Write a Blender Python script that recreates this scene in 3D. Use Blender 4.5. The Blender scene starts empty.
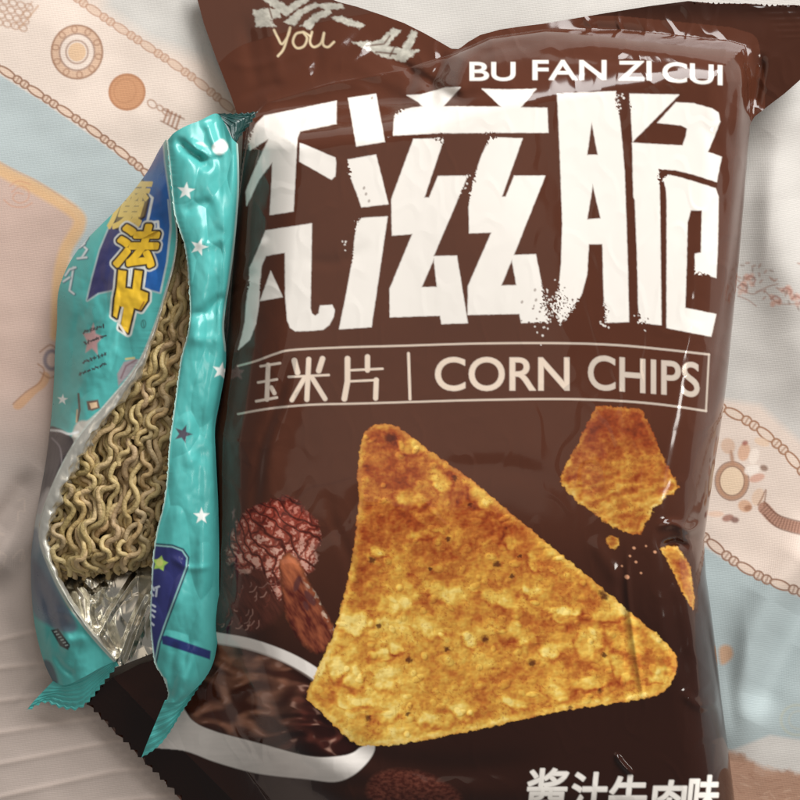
import bpy, math
import numpy as np

# ---------------------------------------------------------------- scale and camera
S = 0.3          # mm per photo pixel on the cloth
H = 360.0        # camera height in mm
MM = 0.001
sc = bpy.context.scene
COL = sc.collection
rng = np.random.default_rng(7)

def world(px, py, z):
    """a photo pixel at a height of z mm -> metres"""
    k = S * (H - z) / H
    return np.stack([(px - 400.0) * k * MM, (400.0 - py) * k * MM, z * MM], -1)

def lin(*c):
    a = np.array(c, float) / 255.0
    return np.where(a <= 0.04045, a / 12.92, ((a + 0.055) / 1.055) ** 2.4)

# ---------------------------------------------------------------- noise
def _hash(ix, iy, seed):
    h = (ix.astype(np.int64) * 374761393 + iy.astype(np.int64) * 668265263 + seed * 144665) & 0xffffffff
    h = ((h ^ (h >> 13)) * 1274126177) & 0xffffffff
    h = (h ^ (h >> 16)) & 0xffffffff
    return h / 4294967295.0

def noise(x, y, seed=0):
    x = np.asarray(x, float); y = np.asarray(y, float)
    ix = np.floor(x); iy = np.floor(y)
    fx = x - ix; fy = y - iy
    u = fx * fx * fx * (fx * (fx * 6 - 15) + 10); v = fy * fy * fy * (fy * (fy * 6 - 15) + 10)
    def g(a, b, dx, dy):
        t = _hash(a, b, seed) * 2 * math.pi
        return np.cos(t) * dx + np.sin(t) * dy
    n00 = g(ix, iy, fx, fy); n10 = g(ix + 1, iy, fx - 1, fy)
    n01 = g(ix, iy + 1, fx, fy - 1); n11 = g(ix + 1, iy + 1, fx - 1, fy - 1)
    return ((n00 * (1 - u) + n10 * u) * (1 - v) + (n01 * (1 - u) + n11 * u) * v) * 1.5

def fbm(x, y, seed=0, octs=4, gain=0.5):
    t = 0; a = 1.0; f = 1.0
    for k in range(octs):
        t = t + a * noise(x * f + 13.7 * k, y * f - 7.3 * k, seed + k * 17)
        a *= gain; f *= 2.03
    return t

def sstep(a, b, x):
    t = np.clip((x - a) / (b - a), 0, 1)
    return t * t * (3 - 2 * t)

def worley(x, y, seed=0):
    ix = np.floor(x); iy = np.floor(y)
    best = np.full(x.shape, 9.0); sec = best.copy(); ident = np.zeros(x.shape)
    for dx in (-1, 0, 1):
        for dy in (-1, 0, 1):
            a = ix + dx; b = iy + dy
            d = np.hypot(a + _hash(a, b, seed) - x, b + _hash(a, b, seed + 5) - y)
            cid = _hash(a, b, seed + 9)
            near = d < best
            sec = np.where(near, best, np.minimum(sec, d))
            ident = np.where(near, cid, ident)
            best = np.where(near, d, best)
    return best, sec, ident

# ---------------------------------------------------------------- 2D distances
def seg_dist2(X, Y, ax, ay, bx, by):
    dx = bx - ax; dy = by - ay
    L = dx * dx + dy * dy + 1e-12
    t = np.clip(((X - ax) * dx + (Y - ay) * dy) / L, 0, 1)
    return (X - ax - t * dx) ** 2 + (Y - ay - t * dy) ** 2

def poly_sd(X, Y, loops):
    """signed distance to even-odd contours, negative inside"""
    d = np.full(X.shape, 1e12); inside = np.zeros(X.shape, bool)
    for P in loops:
        n = len(P)
        for i in range(n):
            ax, ay = P[i]; bx, by = P[(i + 1) % n]
            d = np.minimum(d, seg_dist2(X, Y, ax, ay, bx, by))
            if ay != by:
                c = ((ay > Y) != (by > Y)) & (X < (bx - ax) * (Y - ay) / (by - ay) + ax)
                inside ^= c
    d = np.sqrt(d)
    return np.where(inside, -d, d)

def line_dist(X, Y, P):
    """distance to an open polyline, and the 0..1 position along it"""
    d = np.full(X.shape, 1e12); pos = np.zeros(X.shape)
    P = [tuple(map(float, p)) for p in P]
    L = [0.0]
    for a, b in zip(P[:-1], P[1:]): L.append(L[-1] + math.hypot(b[0] - a[0], b[1] - a[1]))
    for i, (a, b) in enumerate(zip(P[:-1], P[1:])):
        dx = b[0] - a[0]; dy = b[1] - a[1]; q = dx * dx + dy * dy + 1e-12
        t = np.clip(((X - a[0]) * dx + (Y - a[1]) * dy) / q, 0, 1)
        e = (X - a[0] - t * dx) ** 2 + (Y - a[1] - t * dy) ** 2
        m = e < d
        d = np.where(m, e, d); pos = np.where(m, (L[i] + t * math.sqrt(q)) / L[-1], pos)
    return np.sqrt(d), pos

def smooth_line(P, n=8):
    """Catmull-Rom through the points"""
    P = np.array(P, float); out = []
    Q = np.vstack([2 * P[0] - P[1], P, 2 * P[-1] - P[-2]])
    for i in range(1, len(Q) - 2):
        for k in range(n):
            t = k / n
            a, b, c, d = Q[i - 1], Q[i], Q[i + 1], Q[i + 2]
            out.append(0.5 * (2 * b + (c - a) * t + (2 * a - 5 * b + 4 * c - d) * t * t + (3 * b - a - 3 * c + d) * t ** 3))
    out.append(P[-1])
    return np.array(out)

def smooth_loop(P, n=6):
    P = np.array(P, float); N = len(P); out = []
    for i in range(N):
        a, b, c, d = P[i - 1], P[i], P[(i + 1) % N], P[(i + 2) % N]
        for k in range(n):
            t = k / n
            out.append(0.5 * (2 * b + (c - a) * t + (2 * a - 5 * b + 4 * c - d) * t * t + (3 * b - a - 3 * c + d) * t ** 3))
    return np.array(out)

def resample(P, n):
    P = np.array(P, float)
    L = np.concatenate([[0], np.cumsum(np.linalg.norm(np.diff(P[:, :2], axis=0), axis=1))])
    t = np.linspace(0, L[-1], n)
    return np.stack([np.interp(t, L, P[:, k]) for k in range(P.shape[1])], -1)

# ---------------------------------------------------------------- canvas: printing on a surface's vertices
class Canvas:
    def __init__(self, X, Y, base):
        self.shape = X.shape
        self.X = X.ravel(); self.Y = Y.ravel()
        self.C = np.tile(np.array(base, float), (self.X.size, 1))
        self.M = np.zeros(self.X.size)          # metallic ink
        self.L = np.zeros(self.X.size, int)     # which print a vertex belongs to
    def pick(self, P, pad):
        P = np.vstack([np.asarray(p)[:, :2] for p in P]) if not isinstance(P, np.ndarray) else P[:, :2]
        a = P.min(0) - pad; b = P.max(0) + pad
        return np.nonzero((self.X > a[0]) & (self.X < b[0]) & (self.Y > a[1]) & (self.Y < b[1]))[0]
    def blend(self, i, al, col, label=None, metal=None):
        al = np.clip(al, 0, 1)
        col = np.asarray(col)
        self.C[i] = self.C[i] * (1 - al[:, None]) + col * al[:, None]
        if metal is not None: self.M[i] = self.M[i] * (1 - al) + metal * al
        if label is not None: self.L[i[al > 0.5]] = label
    def poly(self, loops, col, soft=0.8, grow=0.0, alpha=1.0, erode=None, label=None, metal=None, edge=None):
        if not isinstance(loops, list) or np.ndim(loops[0]) == 1: loops = [loops]
        loops = [np.asarray(l, float) for l in loops]
        i = self.pick(loops, 4 + grow + soft)
        x = self.X[i]; y = self.Y[i]
        sd = poly_sd(x, y, loops) - grow
        if edge is not None:                     # ragged outline
            sd = sd + edge[0] * fbm(x / edge[1], y / edge[1], edge[2] if len(edge) > 2 else 3, 3)
        if erode is not None:
            sd = sd + erode(x, y, sd)
        al = np.clip(0.5 - sd / (2 * soft), 0, 1) * alpha
        c = col(x, y, sd) if callable(col) else col
        self.blend(i, al, c, label, metal)
    def stroke(self, P, w, col, soft=0.7, alpha=1.0, label=None, metal=None, taper=None):
        P = np.asarray(P, float)
        i = self.pick(P, w + 2 + soft)
        if i.size == 0: return
        d, pos = line_dist(self.X[i], self.Y[i], P)
        ww = w / 2 if taper is None else w / 2 * (taper[0] + (taper[1] - taper[0]) * pos)
        al = np.clip(0.5 - (d - ww) / (2 * soft), 0, 1) * alpha
        self.blend(i, al, col, label, metal)
    def ring(self, cx, cy, rx, ry, w, col, rot=0, soft=0.7, alpha=1.0):
        t = np.linspace(0, 2 * math.pi, 33)
        c, s = math.cos(rot), math.sin(rot)
        x = rx * np.cos(t); y = ry * np.sin(t)
        self.stroke(np.stack([cx + c * x - s * y, cy + s * x + c * y], -1), w, col, soft, alpha)
    def disc(self, cx, cy, rx, ry, col, rot=0, soft=0.8, alpha=1.0, label=None):
        t = np.linspace(0, 2 * math.pi, 29)[:-1]
        c, s = math.cos(rot), math.sin(rot)
        x = rx * np.cos(t); y = ry * np.sin(t)
        self.poly(np.stack([cx + c * x - s * y, cy + s * x + c * y], -1), col, soft, alpha=alpha, label=label)

def star(cx, cy, r, rot=0, inner=0.42):
    out = []
    for k in range(10):
        q = r if k % 2 == 0 else r * inner
        a = -math.pi / 2 + rot + k * math.pi / 5
        out.append((cx + q * math.cos(a), cy + q * math.sin(a)))
    return np.array(out)

def glyphs(text, box, shear=0.0, slope=0.0, curve=0.0, bold=None, size_from=None):
    """outline loops of a word set in the built-in face, fitted into box (x0, ytop, x1, ybottom) in photo pixels"""
    cu = bpy.data.curves.new("lettering", 'FONT'); cu.body = text; cu.resolution_u = 6
    ob = bpy.data.objects.new("lettering", cu); COL.objects.link(ob)
    bpy.context.view_layer.update()
    me = ob.to_mesh()
    co = np.array([v.co[:2] for v in me.vertices])
    count = {}
    for p in me.polygons:
        vs = list(p.vertices)
        for a, b in zip(vs, vs[1:] + vs[:1]):
            count[(a, b)] = count.get((a, b), 0) + 1
    # weld by position so that contours close
    key = {}; rep = []
    for i, c in enumerate(co):
        k = (round(float(c[0]), 5), round(float(c[1]), 5)); rep.append(key.setdefault(k, i))
    und = {}
    for (a, b) in count:
        a, b = rep[a], rep[b]
        if a != b: und.setdefault(frozenset((a, b)), []).append((a, b))
    nxt = {}
    for k, v in und.items():
        if len(v) == 1: nxt.setdefault(v[0][0], []).append(v[0][1])
    loops = []
    while nxt:
        st = next(iter(nxt)); cur = st; loop = []
        while cur in nxt:
            loop.append(cur); l = nxt[cur]; n2 = l.pop()
            if not l: del nxt[cur]
            cur = n2
            if cur == st: break
        if len(loop) > 2: loops.append(co[loop])
    ob.to_mesh_clear(); bpy.data.objects.remove(ob); bpy.data.curves.remove(cu)
    al = np.vstack(loops); a = al.min(0); b = al.max(0)
    x0, yt, x1, yb = box
    out = []
    for l in loops:
        u = (l[:, 0] - a[0]) / (b[0] - a[0]); v = (l[:, 1] - a[1]) / (b[1] - a[1])
        x = x0 + u * (x1 - x0) + shear * (v - 0.5) * (yb - yt)
        y = yb + v * (yt - yb) + slope * u + curve * (4 * u * (1 - u))
        out.append(np.stack([x, y], -1))
    return out

# ---------------------------------------------------------------- meshes and materials
def obj(name, V, F, mat, parent=None, color=None, metal=None, normals=None, smooth=True):
    me = bpy.data.meshes.new(name)
    V = np.ascontiguousarray(V, np.float32); F = np.ascontiguousarray(F, np.int32)
    n, k = F.shape
    me.vertices.add(len(V)); me.vertices.foreach_set("co", V.ravel())
    me.loops.add(n * k); me.loops.foreach_set("vertex_index", F.ravel())
    me.polygons.add(n)
    me.polygons.foreach_set("loop_start", np.arange(0, n * k, k, dtype=np.int32))
    me.update(calc_edges=True)
    if smooth: me.polygons.foreach_set("use_smooth", np.ones(n, bool))
    if color is not None:
        a = me.color_attributes.new("print", 'FLOAT_COLOR', 'POINT')
        rgba = np.ones((len(V), 4), np.float32); rgba[:, :3] = color
        a.data.foreach_set("color", rgba.ravel())
    if metal is not None:
        a = me.attributes.new("ink", 'FLOAT', 'POINT')
        a.data.foreach_set("value", np.ascontiguousarray(metal, np.float32))
    if normals is not None:
        me.normals_split_custom_set_from_vertices(np.asarray(normals, np.float64).tolist())
    me.materials.append(mat)
    o = bpy.data.objects.new(name, me); COL.objects.link(o)
    if parent is not None: o.parent = parent
    return o

def empty(name, label, cat, loc=(0, 0, 0)):
    o = bpy.data.objects.new(name, None); COL.objects.link(o)
    o.empty_display_size = 0.02
    o['label'] = label; o['category'] = cat
    return o

def material(name, rough=0.3, metallic=0.0, color=None, coat=0.0, noise_bump=None, ink=False, spec=0.5, sheen=0.0, rough_noise=None):
    m = bpy.data.materials.new(name); m.use_nodes = True
    nt = m.node_tree; bs = nt.nodes["Principled BSDF"]
    bs.inputs["Roughness"].default_value = rough
    bs.inputs["Metallic"].default_value = metallic
    bs.inputs["Specular IOR Level"].default_value = spec
    bs.inputs["Coat Weight"].default_value = coat
    bs.inputs["Coat Roughness"].default_value = 0.06
    bs.inputs["Sheen Weight"].default_value = sheen
    if color is None:
        at = nt.nodes.new("ShaderNodeAttribute"); at.attribute_name = "print"
        nt.links.new(at.outputs["Color"], bs.inputs["Base Color"])
    else:
        bs.inputs["Base Color"].default_value = (*color, 1)
    if ink:
        ai = nt.nodes.new("ShaderNodeAttribute"); ai.attribute_name = "ink"
        nt.links.new(ai.outputs["Fac"], bs.inputs["Metallic"])
    if noise_bump or rough_noise:
        tc = nt.nodes.new("ShaderNodeTexCoord")
    if noise_bump:
        sc_, st, dist = noise_bump
        nz = nt.nodes.new("ShaderNodeTexNoise"); nz.inputs["Scale"].default_value = sc_; nz.inputs["Detail"].default_value = 4
        bp = nt.nodes.new("ShaderNodeBump"); bp.inputs["Strength"].default_value = st; bp.inputs["Distance"].default_value = dist
        nt.links.new(tc.outputs["Object"], nz.inputs["Vector"])
        nt.links.new(nz.outputs["Fac"], bp.inputs["Height"])
        nt.links.new(bp.outputs["Normal"], bs.inputs["Normal"])
    if rough_noise:
        sc_, lo, hi = rough_noise
        nz = nt.nodes.new("ShaderNodeTexNoise"); nz.inputs["Scale"].default_value = sc_; nz.inputs["Detail"].default_value = 3
        mr = nt.nodes.new("ShaderNodeMapRange"); mr.inputs["To Min"].default_value = lo; mr.inputs["To Max"].default_value = hi
        nt.links.new(tc.outputs["Object"], nz.inputs["Vector"])
        nt.links.new(nz.outputs["Fac"], mr.inputs["Value"])
        nt.links.new(mr.outputs["Result"], bs.inputs["Roughness"])
    return m

def grid_faces(nr, nc):
    i = np.arange(nr * nc).reshape(nr, nc)
    return np.stack([i[:-1, :-1], i[1:, :-1], i[1:, 1:], i[:-1, 1:]], -1).reshape(-1, 4)   # rows run down the photo: faces up

def vertex_normals(V, F):
    a, b, c, d = (V[F[:, k]] for k in range(4))
    n = np.cross(c - a, d - b)
    N = np.zeros_like(V)
    for k in range(4):
        for j in range(3):
            N[:, j] += np.bincount(F[:, k], n[:, j], len(V))
    L = np.linalg.norm(N, axis=1, keepdims=True)
    return N / np.maximum(L, 1e-20)

def split_by_label(V, F, C, M, L, specs, base_name, base_mat, parent):
    """one mesh for the sheet itself and one for each print on it, sharing the sheet's normals"""
    N = vertex_normals(V, F)
    fl = L[F[:, 0]]
    def part(name, m, mat, par):
        f = F[m]
        ids, inv = np.unique(f, return_inverse=True)
        return obj(name, V[ids], inv.reshape(-1, 4), mat, par, C[ids], M[ids] if M is not None else None, N[ids])
    known = [k for k, *_ in specs]
    base = part(base_name, ~np.isin(fl, known), base_mat, parent)
    for k, name, mat, label in specs:
        m = fl == k
        if m.sum() < 3: continue
        o = part(name, m, mat, base)
        if label: o['label'] = label
    return base

# ================================================================ CLOTH
def axis(lo, hi, step, far):
    a = np.arange(lo, hi + step, step)
    k = np.arange(1, 28)
    e = step * 0 + np.cumsum(4 * 1.18 ** k); e = e[e < far]
    return np.concatenate([(lo - e)[::-1], a, a[-1] + e])
gx = axis(-12, 812, 0.75, 900); gy = axis(-12, 812, 0.75, 900)
CX, CY = np.meshgrid(gx, gy)

def cloth_height(x, y):
    z = 0.8 * fbm(x / 190, y / 150, 21, 2)
    z = z + 0.16 * fbm(x / 60, y / 45, 22, 2)
    # soft folds seen around the packets
    def fold(P, w, h):
        d, pos = line_dist(x, y, P)
        return h * np.exp(-(d / w) ** 2) * sstep(-0.02, 0.2, pos) * sstep(1.02, 0.8, pos)
    z = z + fold([(-60, 590), (0, 560), (32, 520), (60, 470)], 17, 4.2)
    z = z - fold([(-60, 545), (0, 522), (40, 470)], 14, 3.0)
    z = z + fold([(830, 520), (770, 600), (735, 690), (725, 760)], 24, 5.0)
    z = z - fold([(835, 560), (785, 640), (748, 720)], 18, 3.4)
    z = z + fold([(750, 140), (775, 260), (840, 420)], 40, 2.6)
    z = z + fold([(790, 40), (770, 200), (800, 330)], 26, 2.2)
    # pressed pleats, lower left
    for k, (ya, yb) in enumerate([(640, 612), (668, 655), (701, 687), (733, 715), (764, 742), (797, 772), (830, 802), (865, 838)]):
        d, pos = line_dist(x, y, [(-260, ya + 30), (0, ya), (110, yb), (330, yb - 25)])
        z = z + 0.30 * np.exp(-(d / 3.2) ** 2) + 0.14 * np.exp(-(d / 9) ** 2)
    return z - 1.6
CZ = cloth_height(CX, CY)
free = sstep(6, 34, poly_sd(CX[::1, ::1], CY, [np.array([(20, 720), (30, 500), (60, 250), (200, 100), (200, -30), (820, -30), (820, 80), (750, 120), (700, 520), (740, 850), (250, 860)], float)]))
soft_top = 1.0 - 1.2 * np.log1p(np.exp(np.clip((1.0 - CZ) / 1.2, -30, 30))) + 0.0
CZ = soft_top * (1 - free) + CZ * free
cl = Canvas(CX, CY, lin(200, 196, 191))
n1 = fbm(cl.X / 120, cl.Y / 120, 31, 3)
A = np.arange(cl.X.size)
cream = lin(233, 217, 205); blue = lin(186, 198, 200); pink = lin(202, 176, 164); tan = lin(224, 183, 136)
br = lin(138, 92, 66); lbr = lin(196, 152, 122)
def region(P, c, soft=2.0, alpha=1.0, edge=None):
    cl.poly(np.array(P, float), c, soft=soft, alpha=alpha, edge=edge)
region([(-900, -900), (200, -900), (245, 60), (250, 330), (-900, 330)], cream, 10)
region([(120, -900), (1500, -900), (1500, 110), (260, 120), (205, 60), (150, 40), (105, 8)], lin(208, 205, 200), 8)
region([(-900, -520), (-4, 72), (45, 103), (95, 138), (150, 178), (190, 220), (120, 290), (60, 250), (-8, 163), (-900, -400)], blue, 1.5)
region([(-900, -400), (-6, 165), (36, 186), (72, 210), (82, 224), (66, 250), (58, 282), (56, 330), (60, 480), (62, 700), (-900, 800)], pink, 2)
region([(-900, 380), (-10, 420), (40, 430), (90, 460), (240, 560), (240, 1500), (-900, 1500)], lin(186, 172, 164), 40)
cl.stroke(smooth_line([(-120, 95), (-6, 166), (36, 188), (74, 212), (79, 226), (66, 250), (59, 282), (57, 335)]), 13, tan, 2.2, 0.9)
cl.stroke(smooth_line([(-120, 88), (-6, 159), (38, 182), (76, 207)]), 1.4, lbr, 0.9, 0.55)
# right-hand side grounds
region([(690, 395), (760, 405), (815, 455), (1500, 700), (1500, 860), (815, 600), (745, 572), (690, 535)], lin(222, 205, 193), 4)
region([(690, 538), (745, 572), (815, 604), (1500, 900), (1500, 1010), (815, 742), (770, 735), (720, 755), (690, 640)], lin(168, 181, 183), 2)
region([(690, 740), (735, 752), (765, 768), (815, 776), (1500, 1000), (1500, 1600), (690, 1600)], lin(176, 142, 122), 3)
region([(725, 752), (745, 757), (760, 775), (790, 772), (815, 780), (815, 815), (725, 815)], lin(166, 128, 106), 2.5, 0.8, edge=(5, 9))

def chain(P, link=15, w=5.0, c=br, fill=None, lw=1.7, alpha=1.0):
    P = resample(smooth_line(P), 400)
    L = np.concatenate([[0], np.cumsum(np.linalg.norm(np.diff(P, axis=0), axis=1))])
    s = 0; k = 0
    while s < L[-1] - link:
        ln = link * (1.35, 0.62, 0.62)[k % 3]
        a = [np.interp(s, L, P[:, j]) for j in (0, 1)]; b = [np.interp(s + ln, L, P[:, j]) for j in (0, 1)]
        cx, cy = (a[0] + b[0]) / 2, (a[1] + b[1]) / 2; r = math.atan2(b[1] - a[1], b[0] - a[0])
        if fill is not None: cl.disc(cx, cy, ln * 0.5, w * 0.5, fill, r, 1.0, 0.7)
        cl.ring(cx, cy, ln * 0.53, w * 0.55, lw, c, r, 0.55, alpha)
        if k % 3:
            cl.stroke([(cx - w * .4 * math.sin(r), cy + w * .4 * math.cos(r)), (cx + w * .4 * math.sin(r), cy - w * .4 * math.cos(r))], 1.6, c, 0.8, alpha * .8)
        s += ln * 0.97; k += 1
chain([(-90, 10), (-40, 42), (0, 68), (45, 98), (95, 132), (145, 172), (190, 215)], 14, 6.5, lin(156, 118, 96), lin(226, 196, 172))
chain([(40, -40), (72, -6), (105, 18), (150, 48), (196, 80), (250, 125)], 13, 7, lin(186, 142, 116), lin(222, 190, 166), 1.5, 0.7)
chain([(690, 396), (722, 408), (752, 424), (786, 452), (806, 476), (850, 530)], 15, 8, lin(160, 116, 88), lin(226, 204, 186))
chain([(680, 515), (702, 535), (735, 562), (770, 581), (806, 594), (870, 620)], 15, 8, lin(142, 106, 86), lin(214, 190, 172))
# medallion, disc and small ornaments, upper left
for r, w, c, a in ((22, 8, lin(214, 178, 150), .9), (25.5, 1.6, br, .8), (17.5, 1.6, br, .8), (11, 1.6, br, .7)):
    cl.ring(77, 52, r, r * 1.05, w, c, 0, 0.9, a)
cl.disc(77, 52, 9, 9.5, lin(226, 192, 158))
for k in range(10):
    a = k * math.pi / 5 + .2
    cl.ring(77 + 22 * math.cos(a), 52 + 23 * math.sin(a), 3.4, 2.6, 1.4, lin(168, 128, 104), a, .8, .8)
cl.disc(127, 92, 18.5, 18.5, lin(203, 150, 112)); cl.ring(127, 92, 17.5, 17.5, 2, lin(178, 124, 90), 0, .9, .8); cl.ring(125, 91, 11, 12, 1.3, lin(180, 128, 94), .4, .9, .5)
for (x, y, r) in ((152, 104, 5), (160, 108, 3.4), (166, 112, 4)): cl.ring(x, y, r, r * .7, 1.4, lin(170, 130, 106), .7, .8, .8)
for k in range(4): cl.stroke([(168 + 4 * k, 110 + 2 * k), (164 + 4 * k, 121 + 2.5 * k)], 2.2, lin(166, 122, 98), .8, .85)
cl.stroke([(164, 110), (184, 119)], 1.6, br, .8, .7); cl.stroke([(161, 121), (180, 131)], 1.6, br, .8, .7)
for k in range(5):
    for j in range(4):
        cl.ring(-3 + 8 * k - 2 * j, -1 + 7 * j + 2 * k, 4, 3, 1.6, lin(178, 138, 112), .5, .9, .7)
cl.stroke([(38, 6), (20, 28)], 2, lin(196, 156, 126), 1, .7); cl.stroke([(32, 2), (14, 26)], 1.5, lin(186, 146, 118), 1, .6)
# sketchy figures at the left edge
for P in ([(12, 192), (20, 186), (28, 190), (28, 199), (20, 203), (13, 199), (16, 193), (23, 194)], [(4, 200), (12, 206), (24, 207), (32, 203)], [(10, 186), (18, 181), (30, 184)]):
    cl.stroke(smooth_line(P), 1.3, lin(206, 150, 120), .9, .6)
cl.poly(smooth_loop([(14, 404), (24, 394), (38, 383), (44, 372), (50, 376), (46, 386), (36, 394), (22, 408), (15, 409)]), lin(206, 160, 122), 1.2, alpha=.85)
cl.stroke(smooth_line([(13, 404), (26, 392), (40, 382), (44, 370), (38, 364)]), 1.4, lin(158, 112, 82), .8, .7)
cl.ring(52, 360, 7, 9, 4, lin(120, 112, 122), 0, 1.2, .8); cl.stroke(smooth_line([(40, 352), (50, 345), (58, 350)]), 1.8, lin(150, 110, 86), .9, .7)
cl.stroke(smooth_line([(40, 372), (50, 378), (60, 372)]), 1.5, lin(160, 120, 92), .9, .7)
for k in range(14):
    x0 = rng.uniform(-40, 22); y0 = rng.uniform(520, 580)
    P = np.cumsum(np.vstack([[x0, y0], rng.normal(0, 5, (6, 2))]), 0)
    cl.stroke(smooth_line(P), 1.2, lin(214, 196, 182), 1.0, .5)
for (ya, yb) in [(640, 612), (668, 655), (701, 687), (733, 715), (764, 742), (797, 772), (830, 802)]:
    cl.stroke([(-260, ya + 30), (0, ya), (110, yb), (330, yb - 25)], 4, lin(205, 188, 178), 2.0, .55)
# blossom spray, watch and strap at the right
for (x, y) in ((750, 280), (786, 292), (775, 300), (742, 288), (796, 300), (815, 296)):
    for k in range(5):
        a = rng.uniform(0, 6.28); cl.disc(x + 4 * math.cos(a), y + 4 * math.sin(a), 3.4, 2.4, lin(206, 164, 148), a, 1.3, .65)
    cl.stroke(smooth_line([(x - 4, y - 1), (x, y - 4), (x + 5, y - 1), (x + 4, y + 3)]), 1.8, lin(158, 104, 92), .9, .7)
for k in range(46):
    x = rng.uniform(736, 830); y = 268 + (x - 736) * .3 + rng.normal(8, 12)
    a = rng.uniform(0, 3.1); cl.disc(x, y, 2.6, 1.1, lin(168, 132, 118) if k % 3 else lin(140, 118, 108), a, .8, .6)
for P in ([(738, 288), (752, 294), (764, 291), (778, 303), (800, 304)], [(756, 292), (770, 286), (778, 284)], [(738, 296), (748, 300), (756, 306)]):
    cl.stroke(smooth_line(P), 1.1, lin(160, 122, 108), .8, .7)
cl.disc(732, 481, 13, 15, lin(226, 200, 172)); cl.ring(732, 481, 14.5, 17, 4.2, lin(176, 130, 100), 0, .8, .9); cl.ring(732, 481, 12.3, 14.6, 1.2, lin(120, 80, 60), 0, .6, .8); cl.ring(732, 481, 17, 19.5, 1.2, lin(132, 92, 70), 0, .6, .8)
for (x, y, rx, ry, c) in ((744, 452, 6, 9, (214, 168, 138)), (754, 456, 5, 8, (240, 226, 214)), (728, 446, 7, 8, (212, 178, 154)), (752, 470, 8, 5, (236, 224, 214)), (757, 478, 8, 4, (206, 158, 138)), (764, 468, 4, 3, (134, 100, 82)), (745, 506, 7, 6, (206, 160, 128)), (748, 508, 4, 3, (160, 112, 84)), (758, 497, 6, 9, (220, 190, 166)), (728, 518, 6, 3.5, (150, 98, 82)), (735, 520, 4, 3, (120, 78, 66)), (716, 514, 8, 3, (224, 190, 168)), (762, 442, 8, 4, (226, 196, 170)), (745, 443, 3, 2.4, (160, 92, 78)), (732, 458, 2, 8, (176, 132, 106))):
    cl.disc(x, y, rx, ry, lin(*c), rng.uniform(-.4, .4), 1.2, .85)
band = resample(smooth_line([(764, 508), (776, 520), (792, 526), (812, 530), (850, 536)]), 60)
cl.stroke(band, 12, lin(168, 120, 98), .9, .9); 
for k in range(0, 60, 2):
    a = band[k]; t = band[min(k + 1, 59)] - band[max(k - 1, 0)]; t = t / np.linalg.norm(t)
    cl.stroke([(a[0] - 5 * t[1], a[1] + 5 * t[0]), (a[0] + 5 * t[1], a[1] - 5 * t[0])], 1.1, lin(112, 74, 60), .6, .75)
cl.stroke(band + [0, 6.5], 1.2, lin(110, 74, 58), .7, .8); cl.stroke(band - [0, 6.5], 1.2, lin(110, 74, 58), .7, .8)
cl.stroke(smooth_line([(758, 505), (762, 498), (766, 490), (764, 506)]), 1.4, lin(140, 96, 74), .7, .8)
cl.poly(smooth_loop([(719, 650), (724, 645), (731, 647), (733, 655), (728, 662), (721, 664)]), lin(200, 152, 112), 2.0, alpha=.8)
cl.ring(797, 720, 16, 15, 2.2, lin(178, 182, 168), 0, 1.4, .8); cl.ring(799, 720, 10, 9, 1.2, lin(182, 182, 166), 0, 1.4, .6)
for k in range(60):
    x = rng.uniform(722, 815); y = rng.uniform(757, 815)
    if y < 755 + (x - 722) * .2: continue
    cl.stroke([(x, y), (x + rng.uniform(3, 8), y + rng.uniform(-3, 5))], 1.1, lin(196, 164, 142) if k % 2 else lin(142, 102, 82), .8, .5)
# tone of the weave
cl.C = cl.C * np.array([1.02, 1.02, 1.015]); cl.C *= (1 + 0.05 * n1 + 0.028 * fbm(cl.X / 3.1, cl.Y / 1.5, 33, 2) + 0.03 * fbm(cl.X / 30, cl.Y / 26, 34, 3))[:, None]
m_cloth = material("printed_satin_cloth", rough=0.62, spec=0.35, sheen=0.15)
nt = m_cloth.node_tree; bs = nt.nodes["Principled BSDF"]
tc = nt.nodes.new("ShaderNodeTexCoord")
bumps = []
for rot, scl in ((4, 1000), (94, 760)):
    mp = nt.nodes.new("ShaderNodeMapping"); mp.inputs["Rotation"].default_value = (0, 0, math.radians(rot))
    wv = nt.nodes.new("ShaderNodeTexWave"); wv.inputs["Scale"].default_value = scl; wv.inputs["Distortion"].default_value = 1.5; wv.inputs["Detail"].default_value = 1
    nt.links.new(tc.outputs["Object"], mp.inputs["Vector"]); nt.links.new(mp.outputs["Vector"], wv.inputs["Vector"]); bumps.append(wv)
ad = nt.nodes.new("ShaderNodeMath"); ad.operation = 'ADD'
nt.links.new(bumps[0].outputs["Fac"], ad.inputs[0]); nt.links.new(bumps[1].outputs["Fac"], ad.inputs[1])
bp = nt.nodes.new("ShaderNodeBump"); bp.inputs["Strength"].default_value = 0.16; bp.inputs["Distance"].default_value = 0.0004
nt.links.new(ad.outputs[0], bp.inputs["Height"]); nt.links.new(bp.outputs["Normal"], bs.inputs["Normal"])
cloth = obj("cloth", world(CX, CY, CZ).reshape(-1, 3), grid_faces(*CX.shape), m_cloth, None, cl.C)
cloth['kind'] = 'structure'

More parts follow.
